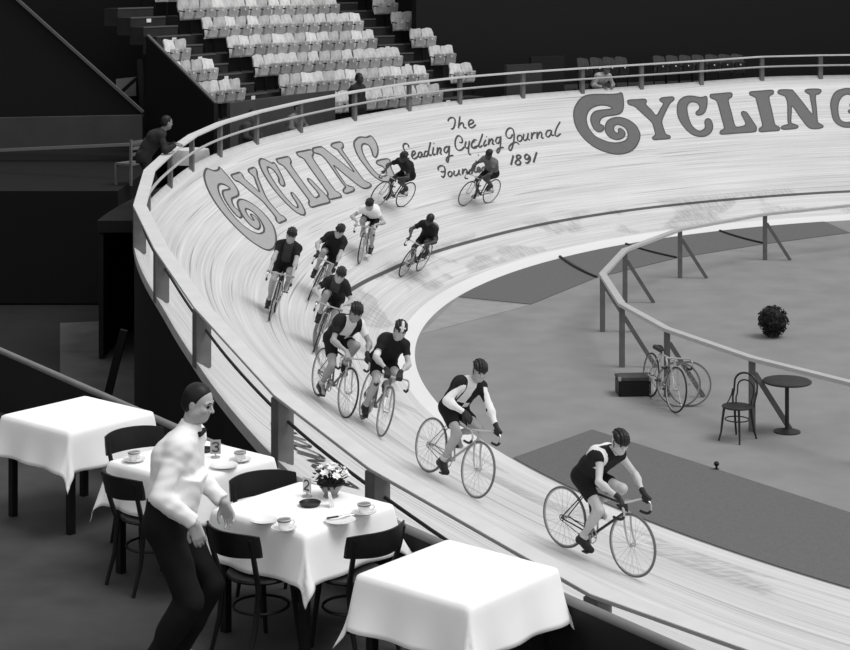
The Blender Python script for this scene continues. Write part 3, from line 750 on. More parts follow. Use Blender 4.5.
def ribbon(lines, wd, name, m, lift=.011, closed=False):
    mb = MB()
    for ln in lines:
        P = np.array(ln, float); k = len(P); vs = []
        for i in range(k):
            a = P[(i-1) % k] if closed else P[max(i-1, 0)]; b = P[(i+1) % k] if closed else P[min(i+1, k-1)]
            t = b-a; t = t/(np.linalg.norm(t)+1e-9); q = np.array((-t[1], t[0]))*wd/2
            for s in (-1, 1):
                w = P[i]+q*s; th = -math.degrees(w[0]/20); vs.append(tp(th, w[1])+tn(th, w[1])*lift)
        fs = []
        for i in range(k if closed else k-1):
            a, b, c, d = i*2, i*2+1, ((i+1) % k)*2+1, ((i+1) % k)*2
            f = (a, b, c, d); n = (vs[b]-vs[a]).cross(vs[c]-vs[a]); fs.append(f if n.z > 0 else f[::-1])
        mb.add(vs, fs)
    return obj(name, mb, m, track)
ribbon([smooth_closed(p, 3) for p in bend], .035, 'lettering_outline', paint_line, closed=True)
ribbon([smooth_closed(p, 3) for p in far], .03, 'lettering_outline', mat('paint_outline_dark', .27, .6), closed=True)
SA = lambda *pts: [(395+x/8.125, 105+y/8.125) for x, y in pts]
SB = lambda *pts: [(470+x/8.12, 105+y/8.12) for x, y in pts]
script = [SA((430,133),(436,117),(452,105),(472,105),(486,118),(487,150),(477,185),(462,197),(452,192)), SA((527,95),(521,140),(515,190)), SA((517,172),(538,148),(553,150),(556,172),(562,187),(578,186)), SA((600,162),(628,150),(638,137),(628,123),(608,127),(597,150),(603,178),(625,185),(656,162)),
 SA((110,345),(106,324),(88,315),(70,322),(66,345),(78,372),(86,405),(74,434),(56,440),(54,424),(78,420),(118,440)), SA((138,418),(163,396),(158,376),(142,382),(135,412),(145,436),(165,436),(188,415)), SA((217,388),(200,385),(188,405),(196,428),(212,420),(218,388),(222,422),(238,418)), SA((265,380),(248,378),(237,400),(246,418),(264,406),(288,305),(272,380),(278,412),(296,405)), SA((313,345),(305,395),(314,408),(328,398)), SA((314,312),(317,318)), SA((346,345),(340,405),(350,368),(368,348),(374,366),(366,396),(380,400)), SA((430,338),(408,346),(398,374),(412,390),(430,372),(441,332),(438,400),(432,455),(422,466),(416,446),(430,422),(472,410)),
 SA((522,303),(540,308),(547,288),(533,258),(508,254),(490,288),(490,338),(510,368),(538,366),(562,342)), SA((577,298),(568,335),(582,354),(598,338),(604,295),(597,350),(598,390),(606,404),(616,404)), SA((648,300),(630,303),(619,332),(632,352),(656,336)), SA((674,404),(680,412)),
 SB((55,288),(32,285),(13,315),(20,348),(44,350),(62,328)), SB((102,236),(86,285),(70,330),(80,345),(98,330)), SB((127,285),(110,322),(118,336),(136,320)), SB((132,256),(135,262)), SB((156,275),(148,325),(160,296),(178,276),(187,290),(180,318),(196,318)), SB((240,264),(218,268),(208,298),(224,314),(240,296),(249,256),(246,335),(236,378),(222,392),(218,372),(235,352),(272,346)),
 SB((345,240),(330,268),(305,268),(290,238),(304,200),(330,188),(352,208),(358,262),(350,318),(336,362),(320,370),(316,345),(340,315),(378,304),(398,324)), SB((404,247),(386,258),(387,288),(405,297),(422,278),(416,252),(404,247)), SB((437,238),(432,275),(446,290),(464,272),(472,230),(468,276),(486,284)), SB((501,226),(499,280),(506,246),(522,226),(536,232)), SB((546,220),(544,275),(554,240),(572,220),(582,236),(580,268),(597,268)), SB((656,206),(628,212),(616,242),(630,262),(652,244),(662,206),(660,246),(682,246)), SB((731,138),(702,190),(690,236),(704,256),(736,234)),
 SA((352,532),(350,510),(372,495),(398,502),(407,538),(400,578),(386,590),(378,576)), SA((372,546),(404,542)), SA((444,540),(430,560),(440,584),(460,574),(460,548),(444,540)), SA((481,535),(478,566),(494,576),(514,558),(520,528),(520,562),(536,570)), SA((551,520),(547,565),(556,538),(574,522),(584,536),(580,558),(594,558)), SA((628,522),(606,534),(604,558),(622,558),(662,456),(644,530),(652,550),(668,540)), SA((668,536),(690,520),(684,508),(670,514),(668,538),(680,548),(698,532)), SA((728,505),(708,515),(706,540),(722,540),(752,445),(738,520),(746,535),(758,528))]
nums = [SB((352,412),(342,450),(332,488)), SB((396,408),(378,418),(384,442),(408,460),(406,482),(382,488),(368,472),(382,448),(408,430),(410,414),(396,408)), SB((482,425),(466,402),(446,414),(448,440),(470,440),(486,416),(486,448),(466,474),(448,470)), SB((541,385),(528,426),(515,468))]
paint_ink = mat('paint_black', .24, .6)
def sm_open(P, n=3):
    P = np.array(P, float); out = []
    for i in range(len(P)-1):
        p0, p1, p2, p3 = P[max(i-1, 0)], P[i], P[i+1], P[min(i+2, len(P)-1)]
        for k in range(n):
            t = k/n; out.append(.5*((2*p1)+(-p0+p2)*t+(2*p0-5*p1+4*p2-p3)*t*t+(-p0+3*p1-3*p2+p3)*t**3))
    out.append(P[-1]); return np.array(out)
ribbon([sm_open(U(l)) for l in script], .037, 'painted_script', paint_ink)
ribbon([sm_open(U(l)) for l in nums], .046, 'painted_numerals', paint_ink)
# small block words along the top of the near bank (read from the infield)
GL = {'L': [[(0,1),(0,0),(.9,0)]], 'O': [[(.5,1),(.1,.8),(0,.5),(.1,.2),(.5,0),(.9,.2),(1,.5),(.9,.8),(.5,1)]], 'N': [[(0,0),(0,1),(1,0),(1,1)]], 'D': [[(0,0),(0,1),(.6,1),(1,.7),(1,.3),(.6,0),(0,0)]], 'S': [[(1,.85),(.6,1),(.1,.9),(.1,.6),(.9,.4),(.95,.12),(.5,0),(0,.15)]], 'G': [[(1,.8),(.6,1),(.15,.85),(0,.5),(.15,.15),(.6,0),(1,.2),(1,.45),(.6,.45)]], 'C': [[(1,.8),(.6,1),(.15,.85),(0,.5),(.15,.15),(.6,0),(1,.2)]], 'Y': [[(0,1),(.5,.5),(1,1)],[(.5,.5),(.5,0)]], 'I': [[(.5,0),(.5,1)]]}
lines = []
def word(txt, t0, d0, wl, hl, gap):
    u = -R_(t0)*20
    for c in txt:
        d0 = Wd(-math.degrees(u/20))-.76
        for st in GL[c]:
            P = []
            for i, (x, y) in enumerate(st):
                p = np.array((u+x*wl, d0+y*hl))
                if P:
                    q = P[-1]; k = 4
                    P += [q+(p-q)*j/k for j in range(1, k)]
                P.append(p)
            lines.append(P)
        u += wl+gap
word('LONDON', 216.1, 0, .20, .33, .09)
word('CYCLING', 222.6, 0, .20, .33, .09)
ribbon(lines, .042, 'painted_words', paint_ink)

# ---------------------------------------------------------------- floors
def disc(name, r, z, m, n=160, holes=None):
    mb = MB(); mb.add([(XC+r*math.cos(2*PI*i/n), YC+r*math.sin(2*PI*i/n), z) for i in range(n)], [tuple(range(n))]); return obj(name, mb, m, smooth=False)
m_inf = mat('infield_floor', .515, .85, .10, 1.3, .05, 0, 6)
o = struct(disc('floor_infield', RI+.02, 0.0, m_inf))
mb = MB(); mb.add([(-40,-2,-.03),(60,-2,-.03),(60,90,-.03),(-40,90,-.03)], [(0,1,2,3)]); o = struct(obj('floor', mb, mat('hall_floor', .10, .85, .2, 2.), smooth=False))

def slab(name, outline, z0, z1, m, parent=None, bevel=.004):
    mb = MB(); n = len(outline); vs = [(x, y, z0) for x, y in outline]+[(x, y, z1) for x, y in outline]
    A = sum(outline[i][0]*outline[(i+1) % n][1]-outline[(i+1) % n][0]*outline[i][1] for i in range(n))
    if A < 0: outline = outline[::-1]; vs = [(x, y, z0) for x, y in outline]+[(x, y, z1) for x, y in outline]
    mb.add(vs, [tuple(range(n-1, -1, -1)), tuple(range(n, 2*n))]+[(i, (i+1) % n, n+(i+1) % n, n+i) for i in range(n)])
    return obj(name, mb, m, parent, smooth=False, bevel=bevel)
def gxy(px, py): v = at_z(px, py); return (v.x, v.y)
o = None
def arc_in(t0, t1, off, n=20): return [(XC+(RI-off)*math.cos(R_(t0+(t1-t0)*i/n)), YC+(RI-off)*math.sin(R_(t0+(t1-t0)*i/n))) for i in range(n+1)]
def th_of(px, py): v = at_z(px, py); return td_of(v.x, v.y)[0]
m_mat = mat('dark_matting', .385, .95, .10, 30, .1)
# near dark mat beside the finishing side
A_ = gxy(510, 460); B_ = gxy(592, 431)
t0, t1 = th_of(507, 459), 236
arc = arc_in(t0, t1, .03)
far_edge = [gxy(1010, 565), gxy(770, 487), gxy(690, 461), gxy(592, 430)]
o = slab('floor_mat', arc+[gxy(1080, 640)]+far_edge, 0.0, .012, m_mat)
tag(o, 'big dark floor mat along the track edge behind the front cyclist', 'mat')
# far matting strip, laid in overlapping lengths with dark turned edges
cuts = [(456.5, 297), (560, 257.5), (626, 244.8), (720, 231.6), (820, 221)]
inn = [(531, 304.6), (596, 278), (676, 258.5), (764, 244.3), (850, 233)]
names = ['first length of the dark matting strip at the far track edge, with a pointed end', 'second length of dark far matting, behind the bent corner of the infield rail', 'third length of dark far matting, behind a braced post of the infield rail', 'last length of dark far matting, running out of the photo on the right']
for i in range(4):
    ta, tb = th_of(*cuts[i]), th_of(*cuts[i+1])
    o_a = arc_in(ta, tb, .03, 12); far_ = [gxy(*inn[i+1]), gxy(*inn[i])]
    if i == 0: o_a = o_a; far_ = [gxy(*inn[1]), gxy(*inn[0])]
    r = thing('matting_strip', names[i], 'mat', (0, 0, 0), 'lengths of matting at the far edge')
    slab('mat', o_a+far_, 0.0, .012+.003*(i % 2), m_mat, r)
    if i < 3:
        a, b = Vector(gxy(*cuts[i+1])).to_3d(), Vector(gxy(*inn[i+1])).to_3d(); mid = (a+b)/2+Vector((-.12, -.12, 0))
        sb = MB(); P = []
        for q in range(13):
            u = q/12; P.append(a*(1-u)**2+mid*2*u*(1-u)+b*u*u+Vector((0, 0, .02)))
        sb.tube(P, .035, 6); obj('turned_edge', sb, mat('black_cloth', .05), r)
struct(slab('floor_lit_patch', [gxy(60, 322), gxy(148, 318), gxy(142, 420), gxy(60, 420)], -.03, -.018, mat('floor_lit_patch', .29, .8, .2, 2.)))  # paler slab: lit patch of the hall floor put into the colour
# paler wedge of bare floor
o = slab('floor_patch', [gxy(420, 334.5), gxy(457, 299), gxy(529, 305.5)], 0.0, .006, mat('pale_floor', .57, .85, .08, 3.)); struct(o)

# ---------------------------------------------------------------- outer guard rail on the track edge
RH = .63
rail = thing('guard_rail', 'white-topped wooden guard rail on posts round the outer edge of the banked track', 'railing', (0, 0, 0))
posts = [95, 100.2, 105.3, 110.3, 115.6, 121, 126.5, 132.2, 138.5, 143.8, 149.8, 156.2, 161.9, 167.2, 171.9, 176.2, 182.2, 191.2, 199.3, 206.7, 215.2, 220.6, 228, 236]
pw = mat('rail_plank', .80, .55, .05, 4.); pp = mat('rail_post', .44, .7, .15, 6.); pl = mat('rail_lower', .7, .55)
def rp(t, dz, out=.0):
    return tp(t, Wd(t)+out, dz) if False else Vector((*(tp(t, Wd(t))+Vector((math.cos(R_(t))*out, math.sin(R_(t))*out, 0))).to_2d(), Zo(t)+dz))
tl = [85, 90]+posts+[243]
mb = MB(); vs = []
for t in tl:
    for (o_, z_) in ((-.12, RH), (.075, RH), (.075, RH+.035), (-.12, RH+.035)): vs.append(rp(t, z_, o_))
fs = [(0,1,2,3)]
for i in range(len(tl)-1):
    for j in range(4): fs.append((i*4+j, (i+1)*4+j, (i+1)*4+(j+1) % 4, i*4+(j+1) % 4))
k = (len(tl)-1)*4; fs.append((k+3, k+2, k+1, k)); mb.add(vs, fs)
obj('top_rail', mb, pw, rail, bevel=.004, smooth=False)
for ta, tb_, rr, zz, m_ in ((85, 187, .026, .36, pl), (187, 243, .017, .40, mat('rail_lower_shaded', .2, .6))):  # near stretch: shaded side of the rail painted in as a darker copy
    mb = MB(); P = [rp(t, zz, -.075 if ta < 100 else -.06) for t in np.linspace(ta, tb_, 70)]; mb.tube(P, rr, 8); obj('middle_rail', mb, m_, rail)
for t in posts:
    mb = MB(); q_ = -.02 if t > 185 else .0; a = rp(t, -.05, q_); b = rp(t, RH, q_); mb.beam(a, b, .07, .17, (math.cos(R_(t)), math.sin(R_(t)), 0)) if False else None
    c = (a+b)/2; ang = R_(t)
    mb.box(c, (.19 if t > 185 else .075, .14 if t > 185 else .13, (b-a).length), Matrix.Rotation(ang, 3, 'Z'))
    obj('post', mb, pp, rail, bevel=.006, smooth=False)

# ---------------------------------------------------------------- infield rail
fence = thing('infield_railing', 'pale-topped wooden railing with slanting braces bent round the centre of the infield', 'railing', (0, 0, 0))
fb = [(1000, 233), (880, 246), (765, 260), (680, 278), (625, 302.5), (602.5, 331.5), (622, 367), (667, 396.5), (752, 431), (870, 466)]
FP = [at_z(*p) for p in fb]; fm = mat('fence_post', .40, .7, .12, 8.); ft = mat('fence_rail', .70, .5, .05, 5.)
for i, p in enumerate(FP):
    mb = MB(); mb.box(p+Vector((0, 0, .5)), (.09, .07, 1.0)); obj('post', mb, fm, fence, smooth=False, bevel=.004)
    if i != 5 or True:
        mb = MB(); mb.beam(p+Vector((.04, .0, .82)), p+Vector((.56, -.03 if i < 8 else .1, .0)), .06, .07); obj('brace', mb, fm, fence, smooth=False, bevel=.004)
mb = MB(); vs = []
for i, p in enumerate(FP):
    d1 = (FP[i]-FP[i-1]).normalized() if i else (FP[1]-FP[0]).normalized(); d2 = (FP[i+1]-FP[i]).normalized() if i < len(FP)-1 else d1
    d = (d1+d2).normalized(); q = Vector((-d.y, d.x, 0)); cw = .065/max(.5, d.dot(d1))
    for a, z in ((-1, 1.0), (1, 1.0), (1, 1.055), (-1, 1.055)): vs.append(p+q*cw*a+Vector((0, 0, z)))
fs = [(0,1,2,3)]; K = len(FP)
for i in range(K-1):
    for j in range(4): fs.append((i*4+j, i*4+(j+1) % 4, (i+1)*4+(j+1) % 4, (i+1)*4+j))
fs.append(tuple((K-1)*4+j for j in (3,2,1,0))); mb.add(vs, fs); obj('top_rail', mb, ft, fence, smooth=False, bevel=.004)
#@@PART4
# ---------------------------------------------------------------- cyclists
build_bike_meshes()
def bike_frame(fp, rp_, lam):
    hf_, hr_ = hit(*fp), hit(*rp_); A, B = tp(*hf_), tp(*hr_)
    n = tn(*hf_); x = (A-B).normalized(); x = (x-n*x.dot(n)).normalized()
    up = (Vector((0, 0, 1))*(1-lam)+n*lam).normalized(); up = (up-x*up.dot(x)).normalized(); y = up.cross(x)
    o = A-x*XB+n*.006
    k = .93; o = A-x*XB*k+n*.006; M = Matrix.Identity(4)
    for i in range(3): M[i][0], M[i][1], M[i][2], M[i][3] = x[i]*k, y[i]*k, up[i]*k, o[i]
    return M
BLK = ('jersey_black', .10, .85, .15, 12); WHT = ('jersey_white', .90, .85, .04, 12); GRY = ('jersey_grey', .40, .85, .08, 12); MID = ('jersey_mid', .24, .85, .1, 12)
SH = dict(leg=.62, mat=('shorts_black', .085, .85, .15, 14))
G2 = 'cyclists rounding the bend'; G3 = 'bicycles ridden round the bend'
def iarr(c): return np.asarray(c).astype(int)
RID = [
 dict(f=(269,321), r=(277,309), lam=0.45, J=dict(lean=53, crank=R_(-75), yaw=6, pitch=-12), top=dict(sleeve=.62, mats=[BLK, MID], pat=lambda s, y, b: iarr((np.abs(y) < .075) & (b < 0) & (s > .3))), h=.01, tone='dark', tyre='dark',
  l='cyclist in black jersey with grey chest, riding highest on the bank beside the left lettering', bl='racing bicycle of the cyclist with the grey chest, highest on the left bank'),
 dict(f=(308,300), r=(314.5,290), lam=0.8, J=dict(lean=44, crank=R_(20), yaw=-6, pitch=-10, grip=('top', 'hook')), top=dict(sleeve=.65, mats=[BLK]), glove=(-1, 1), h=.01, tone='dark', tyre='dark',
  l='cyclist in plain black with dark gloves, directly in front of the white-shirted rider', bl='racing bicycle leaning under the plain black cyclist ahead of the white-shirted rider'),
 dict(f=(359,264), r=(366,255), lam=0.3, J=dict(lean=28, crank=R_(100), yaw=-10, pitch=-16), top=dict(sleeve=.45, mats=[WHT, BLK], pat=lambda s, y, b: iarr((y > 9))), h=.011, tone='pale', tyre='dark', gray_sleeve=1,
  l='cyclist in a white short-sleeved jersey and dark shorts in the middle of the pack', bl='racing bicycle under the cyclist in the white jersey'),
 dict(f=(313,353), r=(319,341), lam=0.68, J=dict(lean=36, crank=R_(60), yaw=6, pitch=-14), top=dict(sleeve=.6, mats=[BLK, MID], pat=lambda s, y, b: iarr((np.abs(y+.02) < .08) & (s > .62) & (b < .05))), h=.01, tone='dark', tyre='dark',
  l='cyclist in black with a pale yoke, half hidden behind the rider with one white sleeve', bl='dark racing bicycle half hidden behind the bicycle of the rider with the white sleeve'),
 dict(skin=.62, f=(343,418), r=(317.5,396), lam=0.45, J=dict(lean=44, crank=R_(-100), yaw=-8, pitch=-14, grip=('mid', 'top')), top=dict(sleeve=.62, mats=[BLK, WHT], pat=lambda s, y, b: iarr(((y > .15) | ((y > -.09) & (y < .06) & (s > .5) & (b < .06)) | ((y > .02) & (s > .35) & (s < .5) & (b < 0))))), h=.009, tone='mid', tyre='dark', sock=.16, glove=(1,),
  l='cyclist in a black jersey with white chest and one white sleeve', bl='racing bicycle of the cyclist with one white sleeve'),
 dict(skin=.7, f=(379,437), r=(359,416.5), lam=0.66, J=dict(lean=46, crank=R_(-70), yaw=0, pitch=-10, grip=('mid', 'mid')), top=dict(sleeve=.55, mats=[BLK]), glove=(-1, 1), capstripe=True, band=-1, h=.009, tone='mid', tyre='pale',
  l='cyclist in black jersey with white arm bandage and light mark on the helmet', bl='racing bicycle of the cyclist with the white arm bandage'),
 dict(skin=.68, f=(472,498), r=(430,474), lam=0.66, J=dict(lean=55, crank=R_(-65), yaw=-12, pitch=-8, grip=('rest', 'top'), roll=4), top=dict(sleeve=1.97, mats=[BLK, WHT], pat=lambda s, y, b: iarr(((np.abs(y) > .13) & (b < -.075)) | ((y < .02) & (y > -.11) & (s > .42) & (b < .07)) | ((y > 0) & (y < .09) & (s > .28) & (s < .42)))), h=.008, tone='pale', tyre='pale', glove=(-1, 1), sock=.14,
  l='cyclist in a quartered black and white jersey with long white sleeves, riding second', bl='racing bicycle of the cyclist in the quartered jersey'),
 dict(skin=.76, f=(630,577), r=(562,547), lam=0.2, J=dict(lean=44, crank=R_(-80), yaw=-16, pitch=-14, grip=('top', 'top')), top=dict(sleeve=.02, mats=[BLK, WHT], pat=lambda s, y, b: iarr(((b > .105) & (s > .55) & (s < .97)) | ((y < -.12) & (y > -.17) & (s > .6)))), h=.008, tone='dark', tyre='pale', glove=(-1, 1), sock=.1,
  l='cyclist in a black sleeveless vest with white trim, leading at the front', bl='racing bicycle of the leading cyclist, nearest to the dark floor mat'),
 dict(f=(374.5,207), r=(397,207), lam=0.68, J=dict(lean=36, crank=R_(-60), yaw=8, pitch=-12), top=dict(sleeve=.6, mats=[BLK, WHT], pat=lambda s, y, b: iarr((y > .02) & (y < .13) & (s < .55) & (s > .2) & (b < .02))), skin=.24, h=.011, tone='dark', tyre='dark',
  l='dark cyclist riding high on the bank beside the end of the left grey lettering', bl='racing bicycle high on the bank beside the last letter of the left grey lettering'),
 dict(f=(463,206), r=(496,202), lam=0.6, J=dict(lean=47, crank=R_(-70), yaw=14, pitch=-16), top=dict(sleeve=.5, mats=[GRY, BLK], pat=lambda s, y, b: iarr(s > 1.5)), skin=.26, h=.011, tone='dark', tyre='dark', cap='plain',
  l='last cyclist, in a grey jersey and black shorts, passing the painted script', bl='racing bicycle of the last cyclist, below the painted script'),
 dict(f=(401,277), r=(426.5,268), lam=0.78, J=dict(lean=40, crank=R_(-85), yaw=10, pitch=-20), top=dict(sleeve=.6, mats=[BLK, GRY], pat=lambda s, y, b: iarr((b > .07))), skin=.26, h=.011, tone='dark', tyre='dark', cap='plain',
  l='lone cyclist on the dark measuring line, in black jersey with grey back', bl='racing bicycle crossing the dark measuring line'),
]
for i, q in enumerate(RID):
    M = bike_frame(q['f'], q['r'], q['lam']); J = rider_joints(**q['J'])
    spec = dict(top=q['top'], low=SH, glove=q.get('glove'), cap=q.get('cap', 'ribbed'), capstripe=q.get('capstripe'), band=q.get('band'), sock=q.get('sock'), skin=q.get('skin', .66))
    build_person(M, J, q['l'], G2, spec, q['h'])
    bicycle(M, q['bl'], q['J']['crank'], q['tone'], q['tyre'], 0.0, G3)

# ---------------------------------------------------------------- other people
def stand_joints(lean=6, hip=.95, yaw=0., pitch=0., wr=None, face_off=0., sit=False, girth=1.08, stride=.0, shw=.175):
    J = {}; a = np.array((0, 1., 0)); J['a'] = a; J['girth'] = girth
    L = R_(90-lean); u = np.array((math.cos(L), 0, math.sin(L))); h0 = np.array((0, 0, hip)); J['hip'] = h0
    J['bk'] = np.array((-math.sin(L), 0, math.cos(L))); neck = h0+u*.515; J['neck'] = neck
    J['sh'] = {s: neck-u*.05+a*s*shw for s in (-1, 1)}
    J['el'], J['wr'], J['hand'] = {}, {}, {}
    for s in (-1, 1):
        w, hd, nn, curl, pole = wr[s]
        el, w2 = ik(J['sh'][s], np.array(w), .29, .26, pole); J['el'][s], J['wr'][s] = el, w2; J['hand'][s] = ('open', np.array(hd, float), np.array(nn, float), curl, 1 if s < 0 else -1)
    J['hj'], J['kn'], J['an'], J['toe'], J['heel'], J['calf'] = {}, {}, {}, {}, {}, {}
    for s in (-1, 1):
        J['hj'][s] = h0+a*s*.09+np.array((0, 0, -.03))
        if sit: an = np.array((.42, s*.12, .085))
        else: an = np.array((-.02+stride*s, s*.11, .085))
        kn, an2 = ik(J['hj'][s], an, .45, .44, (1, s*.1, .3)); J['kn'][s], J['an'][s] = kn, an2
        J['toe'][s] = an2+np.array((.17, s*.03, -.05)); J['heel'][s] = an2+np.array((-.05, 0, -.05)); J['calf'][s] = np.array((-1., 0, 0))
    c, p = R_(yaw), R_(pitch); hf = np.array((math.cos(p)*math.cos(c), math.cos(p)*math.sin(c), math.sin(p))); J['hf'] = hf; J['hu'] = nv(np.array((0, 0, 1.))-hf*hf[2])
    J['head'] = neck+u*.06+np.array((.05, 0, .125)); return J
def TR(x, y, z, ang): return Matrix.Translation((x, y, z)) @ rz(R_(ang))
FZ = 2.44; TT = FZ+.755
HAIR = ('hair_dark', .09, .5, .3, 40)
J = stand_joints(lean=13, hip=.905, yaw=-10, pitch=-14, stride=.05, girth=.98, shw=.15, wr={-1: ((.21, -.19, .94), (.3, .0, -1), (.2, -1, 0), 30, (-.7, -.5, 0)), 1: ((.28, .2, .95), (.4, 0, -1), (.2, 1, 0), 28, (-.7, .5, 0))})
J['hsc'] = .9
waiter = build_person(TR(-1.60, 10.62, FZ, -8), J, 'waiter in a white jacket and black trousers bending between the tables', None,
  dict(top=dict(name='jacket', sleeve=1.93, off=.014, loose=.012, wr=.0019, wf=50., bumpy=1, mats=[('waiter_jacket', .93, .8, .02, 16)], collar=True), low=dict(name='trousers', leg=1.97, off=.027, rise=.30, mat=('trousers_black', .035, .85, .2, 8)), cap='hair', capmat=HAIR, skin=.68), .006)
mb = MB(); c = Vector(J['neck'])+Vector((.085, 0, .005))
for s in (-1, 1): mb.tube([c+Vector((0, s*.006, 0)), c+Vector((.004, s*.028, .004)), c+Vector((-.002, s*.05, .004))], [.007, .014, .017], 8)
mb.tube([c+Vector((.004, -.009, 0)), c+Vector((.004, .009, 0))], .011, 8); obj('bow_tie', mb, mat('tie_black', .06, .6), waiter)
p = tp(177.4, Wd(178)+.38); WZ = 2.32
J = stand_joints(lean=38, hip=.93, yaw=28, pitch=-8, wr={-1: ((.56, -.10, 1.12), (.8, .5, 0), (0, -.3, 1), 25, (0, -.6, -1)), 1: ((.56, .12, 1.12), (.8, -.5, 0), (0, .3, 1), 25, (0, .6, -1))})
SUIT = dict(name='coat', sleeve=1.93, off=.022, mats=[('dark_suit', .15, .85, .2, 10)], collar=False, tails=.12); TROU = dict(name='trousers', leg=1.97, off=.024, rise=.1, mat=('dark_suit', .15, .85, .2, 10))
build_person(TR(p.x, p.y, WZ, 8), J, 'man in a dark suit leaning on the guard rail at the left', 'onlookers behind the rail', dict(top=SUIT, low=TROU, cap='hair', capmat=HAIR, skin=.5), .011)
rest = {-1: ((.08, -.24, .82), (.1, 0, -1), (0, -1, 0), 30, (-1, -.3, 0)), 1: ((.08, .24, .82), (.1, 0, -1), (0, 1, 0), 30, (-1, .3, 0))}
p = tp(147.6, Wd(148)+.5)
build_person(TR(p.x, p.y, 2.3, -35), stand_joints(lean=3, yaw=0, wr=rest), 'man in dark clothes standing behind the rail before the middle seats', 'onlookers behind the rail', dict(top=SUIT, low=TROU, cap='hair', capmat=HAIR, skin=.22), .012)
p = tp(123.9, Wd(124)+.6)
build_person(TR(p.x, p.y, 2.35, -58), stand_joints(lean=48, yaw=0, pitch=-6, wr={-1: ((.5, -.14, .98), (.8, .5, 0), (0, -.3, 1), 25, (0, -.6, -1)), 1: ((.5, .14, .98), (.8, -.5, 0), (0, .3, 1), 25, (0, .6, -1))}), 'person in a white shirt hunched behind the far rail, above the right lettering', 'onlookers behind the rail', dict(top=dict(name='shirt', sleeve=1.9, off=.015, mats=[('shirt_white', .72, .8, .1, 8)]), low=TROU, cap='hair', capmat=HAIR, skin=.45), .012)
for (t, lb, g, ya) in ((160.2, 'person in dark clothes with a pale collar seated low behind the rail', .24, -20), (154.6, 'person in grey clothes seated low behind the rail, in front of the dark stand wall', .46, -10)):
    p = tp(t, Wd(t)+.55)
    build_person(TR(p.x, p.y, 2.3, t-180), stand_joints(lean=12, hip=.46, sit=True, yaw=ya, pitch=-5, wr={-1: ((.32, -.15, .6), (1, .2, -.2), (0, 0, 1), 25, (-.3, -1, -.3)), 1: ((.32, .15, .6), (1, -.2, -.2), (0, 0, 1), 25, (-.3, 1, -.3))}), lb, 'onlookers behind the rail', dict(top=dict(name='coat', sleeve=1.9, off=.02, mats=[('coat_%d' % int(g*100), g, .85, .35, 9)]), low=TROU, cap='hair', capmat=HAIR, skin=.5), .012)
    st = thing('low_stool', 'low dark stool under the '+lb.split(' seated')[0].replace('person', 'person seated'), 'stool', Matrix.Translation((p.x, p.y, 2.3)), 'stools behind the rail')
    mb = MB(); mb.lathe([(.0, .26), (.17, .26), (.18, .28), (.17, .30), (0, .30)], 16); obj('seat', mb, mat('dark_wood', .14), st)
    for k in range(4):
        mb = MB(); a = PI/4+k*PI/2; mb.tube([(.12*math.cos(a),   .12*math.sin(a), .26), (.15*math.cos(a), .15*math.sin(a), 0)], .016, 6); obj('leg', mb, mat('dark_wood', .14), st)
#@@PART5
# ---------------------------------------------------------------- infield things
def bentwood(M, label, group=None, g=.16):
    r = thing('bentwood_chair', label, 'chair', M, group); w = mat('bentwood_%d' % int(g*100), g, .4, .2, 14)
    mb = MB(); mb.lathe([(0, .45), (.17, .45), (.205, .455), (.212, .468), (.205, .48), (.17, .474), (0, .468)], 28); obj('seat', mb, w, r)
    mb = MB(); n = 24; mb.tube([(.165*math.cos(2*PI*i/n), .165*math.sin(2*PI*i/n), .29) for i in range(n)], .009, 6, closed=True); obj('leg_ring', mb, w, r)
    for s in (-1, 1):
        mb = MB(); mb.tube([(.14, s*.12, .455), (.155, s*.135, .3), (.17, s*.15, .12), (.2, s*.17, 0)], [.018, .017, .014, .013], 8); obj('leg', mb, w, r)
        mb = MB(); mb.tube([(-.15, s*.13, .455), (-.165, s*.14, .3), (-.2, s*.15, .12), (-.24, s*.165, 0)], [.018, .017, .015, .013], 8); obj('leg', mb, w, r)
    def hoop(w_, z1, x1, rad):
        P = []
        for i in range(25):
            t = PI*i/24; P.append((x1-.0, w_*math.cos(t), z1+.16*math.sin(t)*w_/.19))
        P = [(-.165, w_*.93, .46), (-.175, w_*.98, .55), (x1*.5-.1, w_, z1-.1)]+P+[(x1*.5-.1, -w_, z1-.1), (-.175, -w_*.98, .55), (-.165, -w_*.93, .46)]
        q = MB(); q.tube(P, rad, 8); return q
    obj('back_hoop', hoop(.185, .74, -.23, .0145), w, r); obj('inner_hoop', hoop(.13, .69, -.222, .011), w, r)
    for s in (-1, 1):
        mb = MB(); mb.tube([(-.04, s*.195, .47), (-.1, s*.2, .5), (-.16, s*.192, .58), (-.185, s*.187, .66)], .01, 6); obj('side_bracket', mb, w, r)
    return r
p = at_z(737, 440)
bentwood(Matrix.Translation(p) @ rz(R_(228)), 'dark bentwood chair standing alone beside the infield rail post', 'infield bentwood chairs')
p = at_z(787, 432); k = thing('side_table', 'small dark round table at the right, partly out of the photo', 'table', p)
mb = MB(); mb.lathe([(0, .70), (.33, .70), (.345, .71), (.345, .725), (.33, .735), (0, .735)], 32); obj('tabletop', mb, mat('side_table', .17, .5, .2, 8), k)
mb = MB(); mb.tube([(0, 0, .705), (0, 0, .03)], .03, 10); mb.lathe([(0, 0), (.19, 0), (.19, .015), (.04, .05), (0, .05)], 20); obj('pedestal', mb, mat('side_table', .17), k)
c = at_z(633, 394); k = thing('instrument_case', 'dark square case with a lid and metal corners on the infield floor', 'case', Matrix.Translation(c) @ rz(R_(4)))
mb = MB(); mb.box((0, 0, .12), (.5, .36, .24)); obj('body', mb, mat('case_black', .07, .5, .2, 10), k, bevel=.01, smooth=False)
